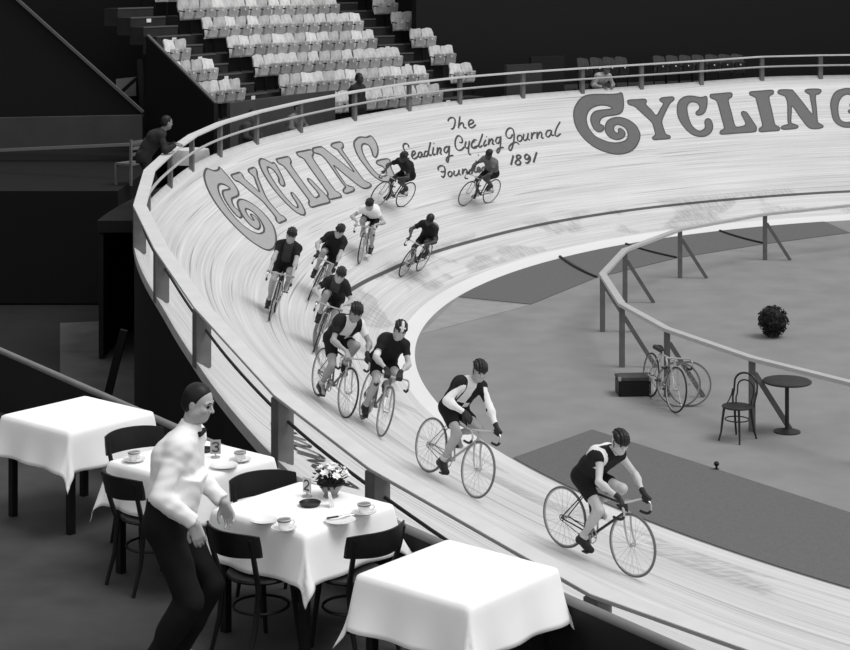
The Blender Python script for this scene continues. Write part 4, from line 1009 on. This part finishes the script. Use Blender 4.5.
mb = MB(); mb.box((0, 0, .265), (.51, .37, .05)); obj('lid', mb, mat('case_lid', .27, .6, .25, 10), k, bevel=.01, smooth=False)
for sx in (-1, 1):
    for sy in (-1, 1): mb = MB(); mb.box((sx*.235, sy*.165, .27), (.05, .05, .056)); obj('corner_plate', mb, mat('bright_metal', .72), k, bevel=.006, smooth=False)
mb = MB(); mb.tube([(-.06, -.187, .15), (-.05, -.21, .14), (.05, -.21, .14), (.06, -.187, .15)], .008, 6); obj('handle', mb, mat('case_black', .07), k)
# bicycles left against the rail: placed by where the front tyre touches
def leaning(fp, head, tilt, lab, **kw):
    A = at_z(*fp); M = Matrix.Translation(A) @ rz(R_(head)) @ Matrix.Rotation(R_(tilt), 4, 'X') @ Matrix.Translation((-XB, 0, 0)); return bicycle(M, lab, **kw)
leaning((674, 412.5), -76, -5, 'parked bicycle standing end-on against the infield rail post', crank=.6, tone='pale', tyre='dark', steer=R_(6))
def loose_wheel(px, py, head, tilt, lab):
    A = at_z(px, py); r = thing('wheel_spare', lab, 'wheel', Matrix.Translation(A) @ rz(R_(head)) @ Matrix.Rotation(R_(tilt), 4, 'X') @ Matrix.Translation((0, 0, WR)), 'spare wheels at the rail post')
    link('rim', BIKE['wheel'], r); link('tyre', BIKE['tyre_pale'], r); return r
loose_wheel(678.5, 407, -8, -12, 'spare bicycle wheel leaning broadside just behind the parked bicycle at the rail post')
loose_wheel(689.5, 406.5, -4, -14, 'outer spare bicycle wheel, standing further right of the parked bicycle')
b = thing('round_shrub', 'round dark bushy shrub on the infield at the right side', 'shrub', at_z(773, 337))
mb = MB()
for i in range(420):
    d = Vector(rng.normal(size=3)).normalized(); q = Vector((0, 0, .29))+d*.27*rng.uniform(.8, 1.02); t = Vector(rng.normal(size=3)); t = (t-d*t.dot(d)).normalized()*.05; u = d.cross(t).normalized()*.018+d*.01
    mb.add([q-t, q+u, q+t+d*.02, q-u], [(0, 1, 2, 3)])
obj('foliage', mb, mat('shrub_leaf', .09, .7, .4, 20), b, smooth=False)
mb = MB(); mb.lathe([(0, .08), (.12, .1), (.2, .2), (.22, .3), (.18, .42), (.08, .5), (0, .52)], 16); obj('core', mb, mat('shrub_core', .05), b)
mb = MB(); mb.lathe([(0, 0), (.1, 0), (.12, .12), (.11, .12), (.0, .1)], 16); obj('pot', mb, mat('shrub_pot', .2), b)
mb = MB(); mb.lathe([(0, 0), (.03, 0), (.032, .02), (.014, .03), (.014, .05), (.034, .07), (.036, .09), (.02, .11), (0, .112)], 14)
o = obj('floor_peg', mb, mat('case_black', .07)); o.location = at_z(716.5, 470); tag(o, 'small round dark peg at the edge of the big floor mat', 'peg')

# ---------------------------------------------------------------- seating stand
def ring(r, t, z): return Vector((XC+r*math.cos(R_(t)), YC+r*math.sin(R_(t)), z))
R0, TRD, RIS, Z0 = 22.75, .8, .45, 2.62
m_tier = mat('stand_timber', .17, .85, .2, 3.)
def annulus(name, t0, t1, r0, r1, z0, z1, m, parent=None, st=1.5):
    n = max(2, int(abs(t1-t0)/st)); mb = MB(); vs = []
    for i in range(n+1):
        t = t0+(t1-t0)*i/n
        for (r, z) in ((r0, z0), (r1, z0), (r1, z1), (r0, z1)): vs.append(ring(r, t, z))
    fs = [(0,1,2,3), tuple(n*4+j for j in (3,2,1,0))]
    for i in range(n):
        for j in range(4): fs.append((i*4+j, (i+1)*4+j, (i+1)*4+(j+1) % 4, i*4+(j+1) % 4))
    mb.add(vs, fs); bm = None
    o = obj(name, mb, m, parent, smooth=False); b_ = bmesh.new(); b_.from_mesh(o.data); bmesh.ops.recalc_face_normals(b_, faces=b_.faces); b_.to_mesh(o.data); b_.free(); return o
# end wall of the stand: keep seats to its right
EW0 = at_y(216, 104, 38.7); EWd = Vector((-1.43, 1.9, 0)).normalized()
def right_of_wall(p):
    if CX+F*p.x/p.y < 156: return False
    v = p-EW0; return EWd.x*v.y-EWd.y*v.x < -.25
NR = 7
for k in range(NR):
    t1 = 147.2
    if k:
        t1 = 160.
        while not right_of_wall(ring(R0+TRD*k, t1, 0)) or not right_of_wall(ring(R0+TRD*(k+1)-.05, t1, 0)): t1 -= .1
    struct(annulus('seating_tier', 130.6, t1, R0+TRD*k, R0+TRD*(k+1), Z0+RIS*k-.7 if k else 0, Z0+RIS*k, m_tier))
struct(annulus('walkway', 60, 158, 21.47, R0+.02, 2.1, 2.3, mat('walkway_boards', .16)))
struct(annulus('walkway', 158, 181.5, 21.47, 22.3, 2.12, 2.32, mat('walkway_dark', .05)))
struct(annulus('wall_walkway', 60, 181.4, 22.2, 22.28, 0, 2.1, mat('black_cloth', .05)))
struct(annulus('wall_stand_front', 147.2, 158.6, R0-.1, R0-.02, 2.2, 3.62, mat('stand_front', .27, .8, .12, 3.)))
def seat_proto(label, back_g, pad_g):
    r = thing('tip_up_seat', label, 'seat')
    # local: sitter faces -x (towards the track); back panel towards +x
    mb = MB(); n = 9; vs = []; fs = []; q0 = back_g*50
    for sd, off in ((0, 0.), (1, .035)):
        for i in range(n):
            for j in range(n):
                u, v = i/(n-1)*2-1, j/(n-1)
                wdt = .207*(1-.25*max(0, v-.75)**2*6)
                x = .13+.09*v+off+.05*(u*u)*-1*.6+.016*math.sin(9*u+5*v+q0)*math.sin(7*v+2+q0)
                vs.append((x, u*wdt+.012*math.sin(6*v+q0), .36+.53*v+.015*math.sin(3*u+q0)*v-.05*max(0, abs(u)-.7)*(v > .9)))
    for i in range(n-1):
        for j in range(n-1):
            a = i*n+j; fs.append((a, a+1, a+n+1, a+n)); b = n*n+a; fs.append((b, b+n, b+n+1, b+1))
    for i in range(n-1):
        for (j, fl) in ((0, 0), (n-1, 1)):
            a = i*n+j; f = (a, a+n, n*n+a+n, n*n+a); fs.append(f if not fl else f[::-1])
            a = j*n+i; f = (a+1, a, n*n+a, n*n+a+1); fs.append(f if not fl else f[::-1])
    mb.add(vs, fs); obj('backrest', mb, mat('seat_cloth_%d' % int(back_g*100), back_g, .8, .22, 7, .3), r)
    mb = MB(); mb.box((.03, 0, .53), (.06, .37, .30), Matrix.Rotation(-.18, 3, 'Y')); obj('seat', mb, mat('seat_pad_%d' % int(pad_g*100), pad_g, .6, .3, 8), r, bevel=.02)
    mb = MB(); mb.lathe([(0, -.004), (.022, -.004), (.022, .004), (0, .004)], 10, (-.025, .0, .60), Matrix.Rotation(PI/2, 3, 'Y')); obj('number_disc', mb, mat('number_disc', .95, .4), r)
    for s in (-1, 1): mb = MB(); mb.beam((.12, s*.206, 0), (.16, s*.206, .6), .014, .05, (1, 0, 0)); mb.beam((-.06, s*.206, .58), (.16, s*.206, .6), .014, .025); obj('arm_standard', mb, mat('seat_iron', .1, .5), r, smooth=False)
    return r
ORD = ['first', 'second', 'third', 'fourth', 'fifth', 'sixth', 'seventh', 'eighth', 'ninth', 'tenth', 'eleventh', 'twelfth', 'thirteenth', 'fourteenth', 'fifteenth', 'sixteenth', 'seventeenth', 'eighteenth', 'nineteenth', 'twentieth', 'twenty-first', 'twenty-second', 'twenty-third']
RW = ['front', 'second', 'third', 'fourth', 'fifth', 'sixth', 'top']
proto = None; dark_proto = None
def put_seat(t, k, label, group, dark=False, r=None, z=None):
    global proto, dark_proto
    r = R0+TRD*k+.42 if r is None else r; z = Z0+RIS*k if z is None else z
    if dark:
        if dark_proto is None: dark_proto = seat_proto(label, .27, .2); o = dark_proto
        else: o = copy_tree(dark_proto)
    else:
        if proto is None: proto = {}
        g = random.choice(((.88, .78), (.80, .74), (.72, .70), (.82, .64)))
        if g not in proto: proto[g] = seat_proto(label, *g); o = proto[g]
        else: o = copy_tree(proto[g])
    p = ring(r, t, z); o.matrix_world = Matrix.Translation(p) @ rz(R_(t+random.uniform(-5, 5))); o['label'] = label; o['group'] = group
PIT = .427
for k in range(NR):
    r = R0+TRD*k+.42; dt = math.degrees(PIT/r)
    t = 147.9-dt*.6; i = 0
    while t > 134.6+.35*dt:
        if not (k == 0 and 1.5 < abs(0) and False): put_seat(t, k, 'pale tip-up seat, %s right of the left aisle, %s row of the middle block' % (ORD[i], RW[k]), 'tip-up seats in the middle block')
        t -= dt; i += 1
    t = 151.4+dt*.6; i = 0
    while k and i < 14:
        p = ring(r, t, Z0+RIS*k)
        if not right_of_wall(ring(r+.3, t+.6, 0)) or not right_of_wall(ring(r-.2, t+.6, 0)): break
        put_seat(t, k, 'pale tip-up seat, %s left of the left aisle, %s row by the dark wall' % (ORD[i], RW[k]), 'tip-up seats by the dark stand wall')
        t += dt; i += 1
    t = 132.4-dt*.5
    if k:
        for i in range(2): put_seat(t-i*dt, k, 'pale tip-up seat, %s right of the right aisle, %s row by the dark gangway' % (ORD[i], RW[k]), 'tip-up seats by the dark gangway')
# aisle steps with pale nosings and row markers
for (ta, tb, nm) in ((148.3, 151.1, 'left'), (132.5, 134.6, 'right')):
    for k in range(1, 2*NR):
        r0 = R0+TRD*k/2
        o = annulus('trim_step', ta, tb, r0, r0+.42, Z0+RIS*(k-1)/2-.2, Z0+RIS*k/2+.01, m_tier); struct(o)
        if True: n_ = annulus('nosing', ta, tb, r0-.012, r0+.03, Z0+RIS*k/2-.012, Z0+RIS*k/2+.022, mat('step_nosing', .36), o)
        if k % 2 == 0: annulus('row_marker', ta+1.2, ta+1.55, r0-.02, r0-.012, Z0+RIS*k/2-.12, Z0+RIS*k/2-.03, mat('number_disc', .95), o)
# dark end wall of the stand with its sloping top
mb = MB(); L_ = 3.1; sl = .44; a = EW0; b = EW0+EWd*L_; nrm = Vector((EWd.y, -EWd.x, 0))*.05
for sg in (1,):
    P = [Vector((a.x, a.y, 0)), Vector((b.x, b.y, 0)), Vector((b.x, b.y, a.z+sl*L_)), Vector(a)]
    mb.add([p-nrm for p in P]+[p+nrm for p in P], [(0,1,2,3), (7,6,5,4), (0,4,5,1), (1,5,6,2), (2,6,7,3), (3,7,4,0)])
struct(obj('wall_stand_end', mb, mat('black_cloth', .05), smooth=False))
mb = MB(); mb.beam(Vector(a)+Vector((0, 0, .02)), b+Vector((0, 0, a.z*0+sl*L_+.02)) if False else Vector((b.x, b.y, a.z+sl*L_+.02)), .07, .03); o = obj('trim_wall_cap', mb, mat('wall_cap', .34), smooth=False); struct(o)
# gangway and dark panelling on the right of the stand
struct(annulus('wall_gangway', 127.2, 130.4, R0, R0+.1, 2.2, 3.95, mat('gangway_panel', .22, .8, .1, 3.)))
struct(annulus('wall_gangway', 124.2, 127.1, R0+.5, R0+.6, 2.2, 4.1, mat('gangway_dark', .10, .8)))
struct(annulus('wall_panelling', 60, 124, R0+.05, R0+.15, 2.2, 3.2, mat('panel_dark', .13, .8, .2, 2.)))
struct(annulus('seating_tier', 60, 124, R0+.15, R0+3, 2.9, 3.1, m_tier))
for i in range(13):
    t = 121.8-i*1.06
    if i in (4, 5): continue
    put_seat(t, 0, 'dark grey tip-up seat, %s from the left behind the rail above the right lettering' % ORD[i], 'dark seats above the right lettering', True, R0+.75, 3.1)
struct(annulus('wall_back', 55, 131.5, R0+3.2, R0+3.4, 0, 14, mat('black_cloth', .05)))
struct(annulus('wall_back', 125, 147.5, R0+TRD*NR+.1, R0+TRD*NR+.3, 0, 16, mat('back_wall_dark', .09, .85)))
# passage beside the stand
struct(slab('floor_passage', [(-16, 35.2), (-6.3, 35.2), (-6.3, 47), (-16, 47)], 0, 2.2, mat('passage_floor', .05, .85), bevel=0))
def vslab(name, pts, Y, th, m, parent=None):
    vs = [at_y(x, y, Y) for x, y in pts]; n = len(vs); mb = MB(); mb.add(vs+[v+Vector((0, th, 0)) for v in vs], [tuple(range(n)), tuple(range(2*n-1, n-1, -1))]+[(i, n+i, n+(i+1) % n, (i+1) % n) for i in range(n)])
    o = obj(name, mb, m, parent, smooth=False); b_ = bmesh.new(); b_.from_mesh(o.data); bmesh.ops.recalc_face_normals(b_, faces=b_.faces); b_.to_mesh(o.data); b_.free(); return o
struct(vslab('wall_passage', [(-500, -320), (158, -320), (158, 260), (-500, 260)], 47, .2, mat('black_cloth', .05)))
o = struct(vslab('window_1', [(116, 79), (136, 77), (136, 96), (116, 97)], 46.8, .05, mat('window_pale', .62, .5, .25, 1.2)))
o = struct(vslab('window_2', [(140, 76), (147.5, 76), (149, 92), (142, 92)], 46.8, .05, mat('window_pale2', .5, .5, .2, 1.2)))
mb = MB(); q0, q1 = at_y(116, 97, 46.5), at_y(136, 79, 46.5); mb.beam(q0, q1, .2, .08); struct(obj('trim_brace', mb, mat('black_cloth', .05), smooth=False))
struct(vslab('wall_ramp', [(-60, -70), (143, 112), (143, 118), (-60, 118)], 41.5, .15, mat('ramp_dark', .09, .85)))
mb = MB(); mb.beam(at_y(-60, -70, 41.45), at_y(143, 112, 41.45), .1, .06); struct(obj('trim_ramp', mb, mat('ramp_cap', .36), smooth=False))
struct(vslab('wall_ramp_panel', [(-60, 119), (142, 115), (142, 146), (-60, 150)], 40.5, .12, mat('ramp_panel', .27, .8, .12, 2.)))
mb = MB(); mb.beam(at_y(-60, 153, 39), at_y(150, 143.5, 37), .06, .06); struct(obj('trim_ledge', mb, mat('ledge_pale', .5), smooth=False))
struct(vslab('column', [(137, 60), (141, 60), (145, 130), (141, 130)], 42.5, .2, mat('black_cloth', .05)))
mb = MB(); mb.box((-24, 22, 6), (.2, 52, 16)); struct(obj('wall_left', mb, mat('black_cloth', .05), smooth=False))
# pale open-backed seat in the passage
pc = thing('slatted_chair', 'pale slatted chair in the dark passage below the leaning man', 'chair', Matrix.Translation(at_z(131, 184, 2.2)) @ rz(R_(150)))
w = mat('pale_wood', .42, .6, .15, 9)
mb = MB(); mb.box((0, 0, .42), (.42, .5, .04)); obj('seat', mb, w, pc, smooth=False)
for sx in (-1, 1):
    for sy in (-1, 1): mb = MB(); hh = .92 if sx < 0 else .42; mb.box((sx*.19, sy*.23, hh/2), (.045, .045, hh)); obj('leg', mb, w, pc, smooth=False)
for z in (.62, .74, .86): mb = MB(); mb.box((-.19, 0, z), (.025, .5, .06)); obj('back_slat', mb, w, pc, smooth=False)
cl = MB(); p = tp(166.5, Wd(166)+.7)
tb = thing('small_table', 'small table under a pale cloth behind the rail, right of the leaning man', 'table', Matrix.Translation((p.x, p.y, 2.2)))
mb = MB(); mb.lathe([(0, .74), (.34, .74), (.35, .72), (.37, .6), (.40, .45), (.39, .45), (.34, .7), (0, .72)], 24); obj('cloth', mb, mat('pale_cloth', .8, .8, .1, 5), tb)
mb = MB(); mb.lathe([(0, .72), (.03, .72), (.03, .1), (.2, .04), (.2, 0), (0, 0)], 14); obj('pedestal', mb, mat('dark_wood', .14), tb)
#@@PART6
# ---------------------------------------------------------------- dining terrace
LP = Vector((-1.94, 13.7, 0)); LD_ = Vector((.59, -.807, 0)).normalized(); LN = Vector((-.807, -.59, 0)).normalized()
A0, A1 = LP-LD_*9, LP+LD_*9
A0b, A1b = A0-LN*.125, A1-LN*.125
o = slab('floor_terrace', [(A0b.x, A0b.y), (A1b.x, A1b.y), ((A1+LN*12).x, (A1+LN*12).y), ((A0+LN*12).x, (A0+LN*12).y)], FZ-.2, FZ, mat('terrace_floor', .24, .8, .2, 3.)); struct(o)
mb = MB(); q = Vector((0, 0, FZ-.1)); mb.beam(A0+Vector((0, 0, 2.73))-LN*.10, A1+Vector((0, 0, 2.73))-LN*.10, .05, .54); struct(obj('wall_parapet', mb, mat('parapet_dark', .10, .7, .2, 4.), smooth=False))
mb = MB(); mb.tube([A0+Vector((0, 0, 3.0))-LN*.10, A1+Vector((0, 0, 3.0))-LN*.10], .03, 12); struct(obj('trim_parapet', mb, mat('parapet_cap', .46, .5, .08, 6.)))
mb = MB(); mb.add([A0+Vector((0, 0, 2.47))-LN*.128, A1+Vector((0, 0, 2.47))-LN*.128, A1-LN*.128, A0-LN*.128], [(0,1,2,3)]); struct(obj('wall_terrace_front', mb, mat('black_cloth', .05), smooth=False))
# dark strut and side screen in the gap below
mb = MB(); mb.beam(at_y(124, 330, 24), at_y(108, 395, 24), .1, .1); o = obj('strut', mb, mat('black_cloth', .05), smooth=False); tag(o, 'dark slanting strut in the gap left of the bank', 'strut')
m_cloth = mat('table_linen', .97, .75, .02, 5.)
TH = .385
def cloth(M, label, seed, drop=.30):
    rs = np.random.default_rng(seed); n = 53; L = TH+.012+drop; vs = []; fs = []
    ph = rs.uniform(0, 6, 8)
    for i in range(n):
        for j in range(n):
            u, v = (i/(n-1)*2-1)*L, (j/(n-1)*2-1)*L; h = TH+.008
            cx, cy = max(-h, min(h, u)), max(-h, min(h, v)); ex, ey = u-cx, v-cy; e = math.hypot(ex, ey)
            z = .0
            x, y = cx, cy
            if e > 1e-6:
                nx, ny = ex/e, ey/e; s = u if abs(ey) > abs(ex) else v
                fold = .5+.5*math.sin(s*11+ph[0]+(2 if nx+ny > 0 else 0))*math.cos(s*5+ph[1])
                cor = min(abs(ex), abs(ey))/drop
                off = .012*(1-math.exp(-e/.02))+e*(.10+.20*fold*(e/drop))+cor*.02
                x += nx*off; y += ny*off; z = -e*.96+.004*math.exp(-e/.02)
            else: z = .003*math.sin(7*u+ph[2])*math.sin(6*v+ph[3])*.5
            vs.append((x, y, .012+z))
    for i in range(n-1):
        for j in range(n-1): a = i*n+j; fs.append((a, a+n, a+n+1, a+1))
    mb = MB(); mb.add(vs, fs); o = obj('tablecloth', mb, m_cloth, angle=3.); 
    sm = o.modifiers.new('thick', 'SOLIDIFY'); sm.thickness = .004; sm.offset = 1
    o.matrix_world = M @ Matrix.Translation((0, 0, .755)); tag(o, label, 'tablecloth', 'white tablecloths'); return o
dw = mat('chair_wood', .085, .45, .25, 12)
def table(x, y, ang, lt, lc, seed):
    M = TR(x, y, FZ, ang); r = thing('dining_table', lt, 'table', M, 'terrace tables')
    mb = MB(); mb.box((0, 0, .74), (2*TH, 2*TH, .028)); obj('tabletop', mb, dw, r, smooth=False, bevel=.004)
    for sx in (-1, 1):
        for sy in (-1, 1): mb = MB(); mb.box((sx*.34, sy*.34, .363), (.05, .05, .726)); obj('leg', mb, dw, r, smooth=False)
    cloth(M, lc, seed); return M
TA = -39.5
T3 = table(-2.75, 13.66, TA, 'table under a bare white cloth, behind the waiter at the left side', 'bare white tablecloth at the left side, beyond the dark chair', 3)
T1 = table(-1.71, 12.39, TA, 'table behind the waiter, under the white cloth with the number three card', 'white tablecloth behind the waiter, with the number three card', 5)
T2 = table(-.86, 11.30, TA, 'table under a white cloth with the bowl of flowers', 'white tablecloth under the bowl of flowers', 8)
T4 = table(.10, 10.10, TA, 'table under an empty white cloth at the bottom, right of the flower table', 'empty white tablecloth at the bottom, right of the flower table', 9)
def cafe_chair(pc, face, label):
    """pc: where the middle of the back panel stands"""
    ang = math.atan2(face[1], face[0]); r = thing('cafe_chair', label, 'chair', Matrix.Translation((pc[0], pc[1], FZ)) @ rz(ang) @ Matrix.Translation((.26, 0, 0)), 'dark cafe chairs on the terrace')
    mb = MB(); mb.lathe([(0, .44), (.18, .44), (.205, .446), (.212, .458), (.204, .47), (.17, .466), (0, .458)], 26); obj('seat', mb, dw, r)
    for s in (-1, 1):
        mb = MB(); mb.tube([(.13, s*.13, .445), (.15, s*.145, .25), (.18, s*.16, 0)], [.018, .016, .013], 8); obj('leg', mb, dw, r)
        mb = MB(); mb.tube([(-.26, s*.2, .76), (-.235, s*.195, .66), (-.19, s*.18, .5), (-.165, s*.165, .42), (-.19, s*.165, .2), (-.25, s*.17, 0)], [.014, .016, .018, .018, .016, .013], 8); obj('leg', mb, dw, r)
    mb = MB(); n = 17; vs = []; fs = []
    for i in range(n):
        u = i/(n-1)*2-1; y = u*.235; x = -.30+.10*u*u
        top = .79-.014*u**4; bot = .635+.012*u*u
        for (dx, z) in ((-.011, bot), (.011, bot), (.013, (top+bot)/2), (.008, top), (-.008, top), (-.013, (top+bot)/2)): vs.append((x+dx-.03*(z-.635)/.16, y, z))
    for i in range(n-1):
        for j in range(6): fs.append((i*6+j, (i+1)*6+j, (i+1)*6+(j+1) % 6, i*6+(j+1) % 6))
    fs.append(tuple(range(6))); fs.append(tuple((n-1)*6+j for j in (5, 4, 3, 2, 1, 0))); mb.add(vs, fs); obj('backrest', mb, dw, r, angle=.9)
    mb = MB(); mb.tube([(.17*math.cos(2*PI*i/20), .17*math.sin(2*PI*i/20), .26) for i in range(20)], .009, 6, closed=True); obj('leg_ring', mb, dw, r)
    return r
cafe_chair((-2.24, 13.1), (.6, -.8), 'dark chair between the left table and the number three table')
cafe_chair((-2.14, 11.97), (.75, .66), 'dark chair behind the waiter, at the left corner of the number three table')
cafe_chair((-1.19, 11.96), (.45, -.9), 'dark chair tucked between the number three table and the flower table')
cafe_chair((-1.27, 10.80), (.68, .73), 'dark chair at the near left of the flower table, by the hand of the waiter')
cafe_chair((-.36, 10.80), (-.72, .70), 'dark chair at the near right of the flower table')
CH = mat('china', .92, .25, .02, 5, 0, 0, 4, .5); CHR = mat('china_band', .45, .3)
def saucer(px, py, lab):
    p = at_z(px, py, TT+.012); mb = MB(); mb.lathe([(0, .004), (.035, .004), (.06, .012), (.077, .02), (.078, .023), (.06, .017), (.036, .009), (0, .008)], 28); o = obj('saucer', mb, CH); o.location = p+Vector((0, 0, .002)); tag(o, lab, 'saucer', 'saucers on the terrace tables'); return p
def cup(px, py, lab, ls):
    p = saucer(px, py, ls); r = thing('cup', lab, 'cup', p+Vector((0, 0, .0105)), 'cups on the terrace tables')
    mb = MB(); mb.lathe([(0, .002), (.024, .0), (.026, .006), (.036, .03), (.042, .062), (.0415, .064), (.039, .061), (.034, .03), (.023, .01), (0, .009)], 28); obj('bowl', mb, CH, r)
    mb = MB(); mb.lathe([(.0405, .05), (.0425, .051), (.0432, .0585), (.0412, .059)], 28); obj('band', mb, CHR, r)
    mb = MB(); mb.tube([(.038, 0, .05), (.058, 0, .052), (.066, 0, .038), (.056, 0, .022), (.034, 0, .02)], .0045, 6); q = obj('handle', mb, CH, r); q.rotation_euler = (0, 0, random.uniform(-1, 1)); return r
cup(134, 462, 'white coffee cup at the left end of the number three table, behind the waiter', 'saucer under the cup at the left end of the number three table')
cup(240, 462, 'white coffee cup at the right side of the number three table', 'saucer under the cup at the right side of the number three table')
cup(284, 531, 'white coffee cup at the near left edge of the flower table', 'saucer under the cup at the near left edge of the flower table')
cup(364, 515, 'white coffee cup at the right corner of the flower table', 'saucer under the cup at the right corner of the flower table')
def plate(px, py, lab, r=.095):
    p = at_z(px, py, TT+.012); mb = MB(); k = r/.095; mb.lathe([(0, .004), (.055*k, .004), (.07*k, .012), (.095*k, .018), (.096*k, .021), (.07*k, .017), (.055*k, .009), (0, .008)], 32); o = obj('plate', mb, CH); o.location = p+Vector((0, 0, .002)); return tag(o, lab, 'plate', 'plates on the terrace tables')
plate(224, 468, 'white side plate on the number three table, nearer than the cup')
plate(264, 523, 'white side plate left of the near cup on the flower table', .085)
plate(340, 523, 'white side plate with a knife, at the front of the flower table')
def knife(px, py, ang, lab, z=.03):
    r = thing('knife', lab, 'knife', Matrix.Translation(at_z(px, py, TT+.012)+Vector((0, 0, z))) @ rz(ang), 'knives')
    mb = MB(); mb.box((-.05, 0, 0), (.08, .014, .009)); obj('handle', mb, mat('knife_handle', .2), r, bevel=.003)
    mb = MB(); mb.box((.045, 0, 0), (.11, .016, .003), taper=.7); obj('blade', mb, mat('bright_metal', .72), r)
knife(340, 521, .5, 'knife lying across the plate at the front of the flower table')
def ashtray(px, py, lab, r=.06):
    p = at_z(px, py, TT+.012); mb = MB(); k = r/.06; mb.lathe([(0, .003), (.05*k, .003), (.06*k, .024), (.056*k, .027), (.046*k, .01), (0, .009)], 24); o = obj('ashtray', mb, mat('ashtray_dark', .16, .35)); o.location = p+Vector((0, 0, .001)); return tag(o, lab, 'ashtray', 'ashtrays')
ashtray(205, 452, 'dark ashtray beside the number three card')
ashtray(310, 506, 'dark ashtray in the middle of the flower table, below its number card', .07)
def number(px, py, ang, strokes, lab, g):
    r = thing('table_number', lab, 'table number', Matrix.Translation(at_z(px, py, TT+.012)+Vector((0, 0, .001))) @ rz(ang), 'table number cards')
    mb = MB(); mb.lathe([(0, 0), (.035, 0), (.033, .008), (.006, .014), (.005, .03), (0, .03)], 16); obj('stand', mb, mat('bright_metal', .72), r)
    mb = MB(); mb.box((0, 0, .076), (.072, .006, .095)); obj('card', mb, mat('card_%d' % int(g*100), g, .7), r, smooth=False)
    mb = MB()
    for st in strokes:
        for a, b in zip(st[:-1], st[1:]):
            mb.beam((a[0]*.045-.0225, -.0045, .046+a[1]*.06), (b[0]*.045-.0225, -.0045, .046+b[1]*.06), .003, .009, (0, 0, 1) if abs(a[0]-b[0]) > abs(a[1]-b[1]) else (1, 0, 0))
    obj('numeral', mb, mat('paint_black', .24), r, smooth=False)
number(215.5, 458, .12, [[(0, .85), (.3, 1), (.75, 1), (1, .8), (.85, .57), (.4, .52), (.85, .48), (1, .22), (.75, 0), (.3, 0), (0, .15)]], 'number card reading 3 on a little stand', .62)
number(307, 497, -.75, [[(0, .8), (.3, 1), (.75, 1), (1, .75), (.8, .5), (.1, .05), (0, 0), (1, 0)]], 'number card reading 2 on a little stand, behind the flower table ashtray', .80)
# flowers
p = at_z(331, 497, TT+.012); b = thing('flower_bowl', 'dark bowl holding white flowers on the table beside the track', 'bowl', p)
mb = MB(); mb.lathe([(0, 0), (.045, 0), (.05, .006), (.04, .02), (.06, .05), (.085, .085), (.088, .09), (.082, .09), (.055, .055), (0, .03)], 28); obj('bowl', mb, mat('bowl_glass', .5, .2), b)
mb = MB(); mb.lathe([(.088, .086), (.093, .09), (.09, .1), (.08, .1), (.082, .09)], 28); obj('rim', mb, mat('case_black', .07), b)
fl = thing('flowers', 'loose bunch of white flowers with dark leaves in the bowl', 'flowers', p+Vector((0, 0, .06)))
rs = np.random.default_rng(4); mb = MB()
for i in range(46):
    a = rs.uniform(0, 2*PI); e = rs.uniform(-.1, .9); d = Vector((math.cos(a)*math.cos(e), math.sin(a)*math.cos(e), math.sin(e))); q = Vector((0, 0, .03))+d*rs.uniform(.05, .11); t = Vector(rs.normal(size=3)); t = (t-d*t.dot(d)).normalized()*.012; mb.add([q-d*.02, q+t, q+d*.035, q-t], [(0, 1, 2, 3)])
obj('leaves', mb, mat('leaf_dark', .17, .6, .3, 30), fl, smooth=False)
for i in range(15):
    a = i*2.4; rr = .095*math.sqrt((i+.5)/15); c = Vector((math.cos(a)*rr*1.15, math.sin(a)*rr*1.15, .075+.07*(1-rr/.1)+rs.uniform(-.01, .025))); mb = MB()
    ax = (c-Vector((0, 0, -.03))).normalized(); o1 = ax.orthogonal().normalized(); o2 = ax.cross(o1)
    for k in range(9):
        t = 2*PI*k/9+rs.uniform(-.2, .2); d = (o1*math.cos(t)+o2*math.sin(t)); s_ = d.cross(ax)*.011; up = ax*rs.uniform(.004, .016)
        mb.add([c, c+d*.016+s_+up*.6, c+d*.033+up, c+d*.016-s_+up*.6], [(0, 1, 2, 3)])
    mb.lathe([(0, -.004), (.008, -.002), (.008, .003), (0, .006)], 8, c+ax*.003); obj('blossom', mb, mat('petal', .93, .7, .1, 30), fl, smooth=False)
    mb = MB(); mb.tube([(0, 0, -.02), c*.6+Vector((0, 0, .01)), c-ax*.004], .003, 5); obj('stem', mb, mat('leaf_dark', .17), fl)
# folded napkin standing on the table
p = at_z(327, 507, TT+.012); mb = MB(); vs = []; fs = []; n = 9
for j in range(6):
    for i in range(n):
        a = -1.1+2.2*i/(n-1); rr = .045*(1-.13*j)+.006*(-1)**i; vs.append((rr*math.cos(a), rr*math.sin(a), .018*j))
for j in range(5):
    for i in range(n-1): q = j*n+i; fs.append((q, q+1, q+n+1, q+n))
mb.add(vs, fs); o = obj('napkin', mb, mat('napkin_linen', .88, .8, .08, 30), angle=.4); o.modifiers.new('thick', 'SOLIDIFY').thickness = .003; o.location = p+Vector((0, 0, .003)); tag(o, 'folded white napkin standing in front of the flower bowl', 'napkin')

# ---------------------------------------------------------------- light
w = bpy.data.worlds.new('hall'); S.world = w; w.use_nodes = True; bg = w.node_tree.nodes['Background']; bg.inputs['Color'].default_value = (1, 1, 1, 1); bg.inputs['Strength'].default_value = .68
def sun(name, d, e, ang):
    l = bpy.data.lights.new(name, 'SUN'); l.energy = e; l.angle = R_(ang); o = bpy.data.objects.new(name, l); COL.objects.link(o); o.rotation_euler = Vector(d).to_track_quat('-Z', 'Y').to_euler(); return o
sun('skylight', (-.5, .12, -1), 1.85, 30)
S.view_settings.view_transform = 'Standard'; S.view_settings.look = 'None'; S.view_settings.exposure = 0.06; S.view_settings.gamma = 1.0; S.view_settings.use_curve_mapping = False
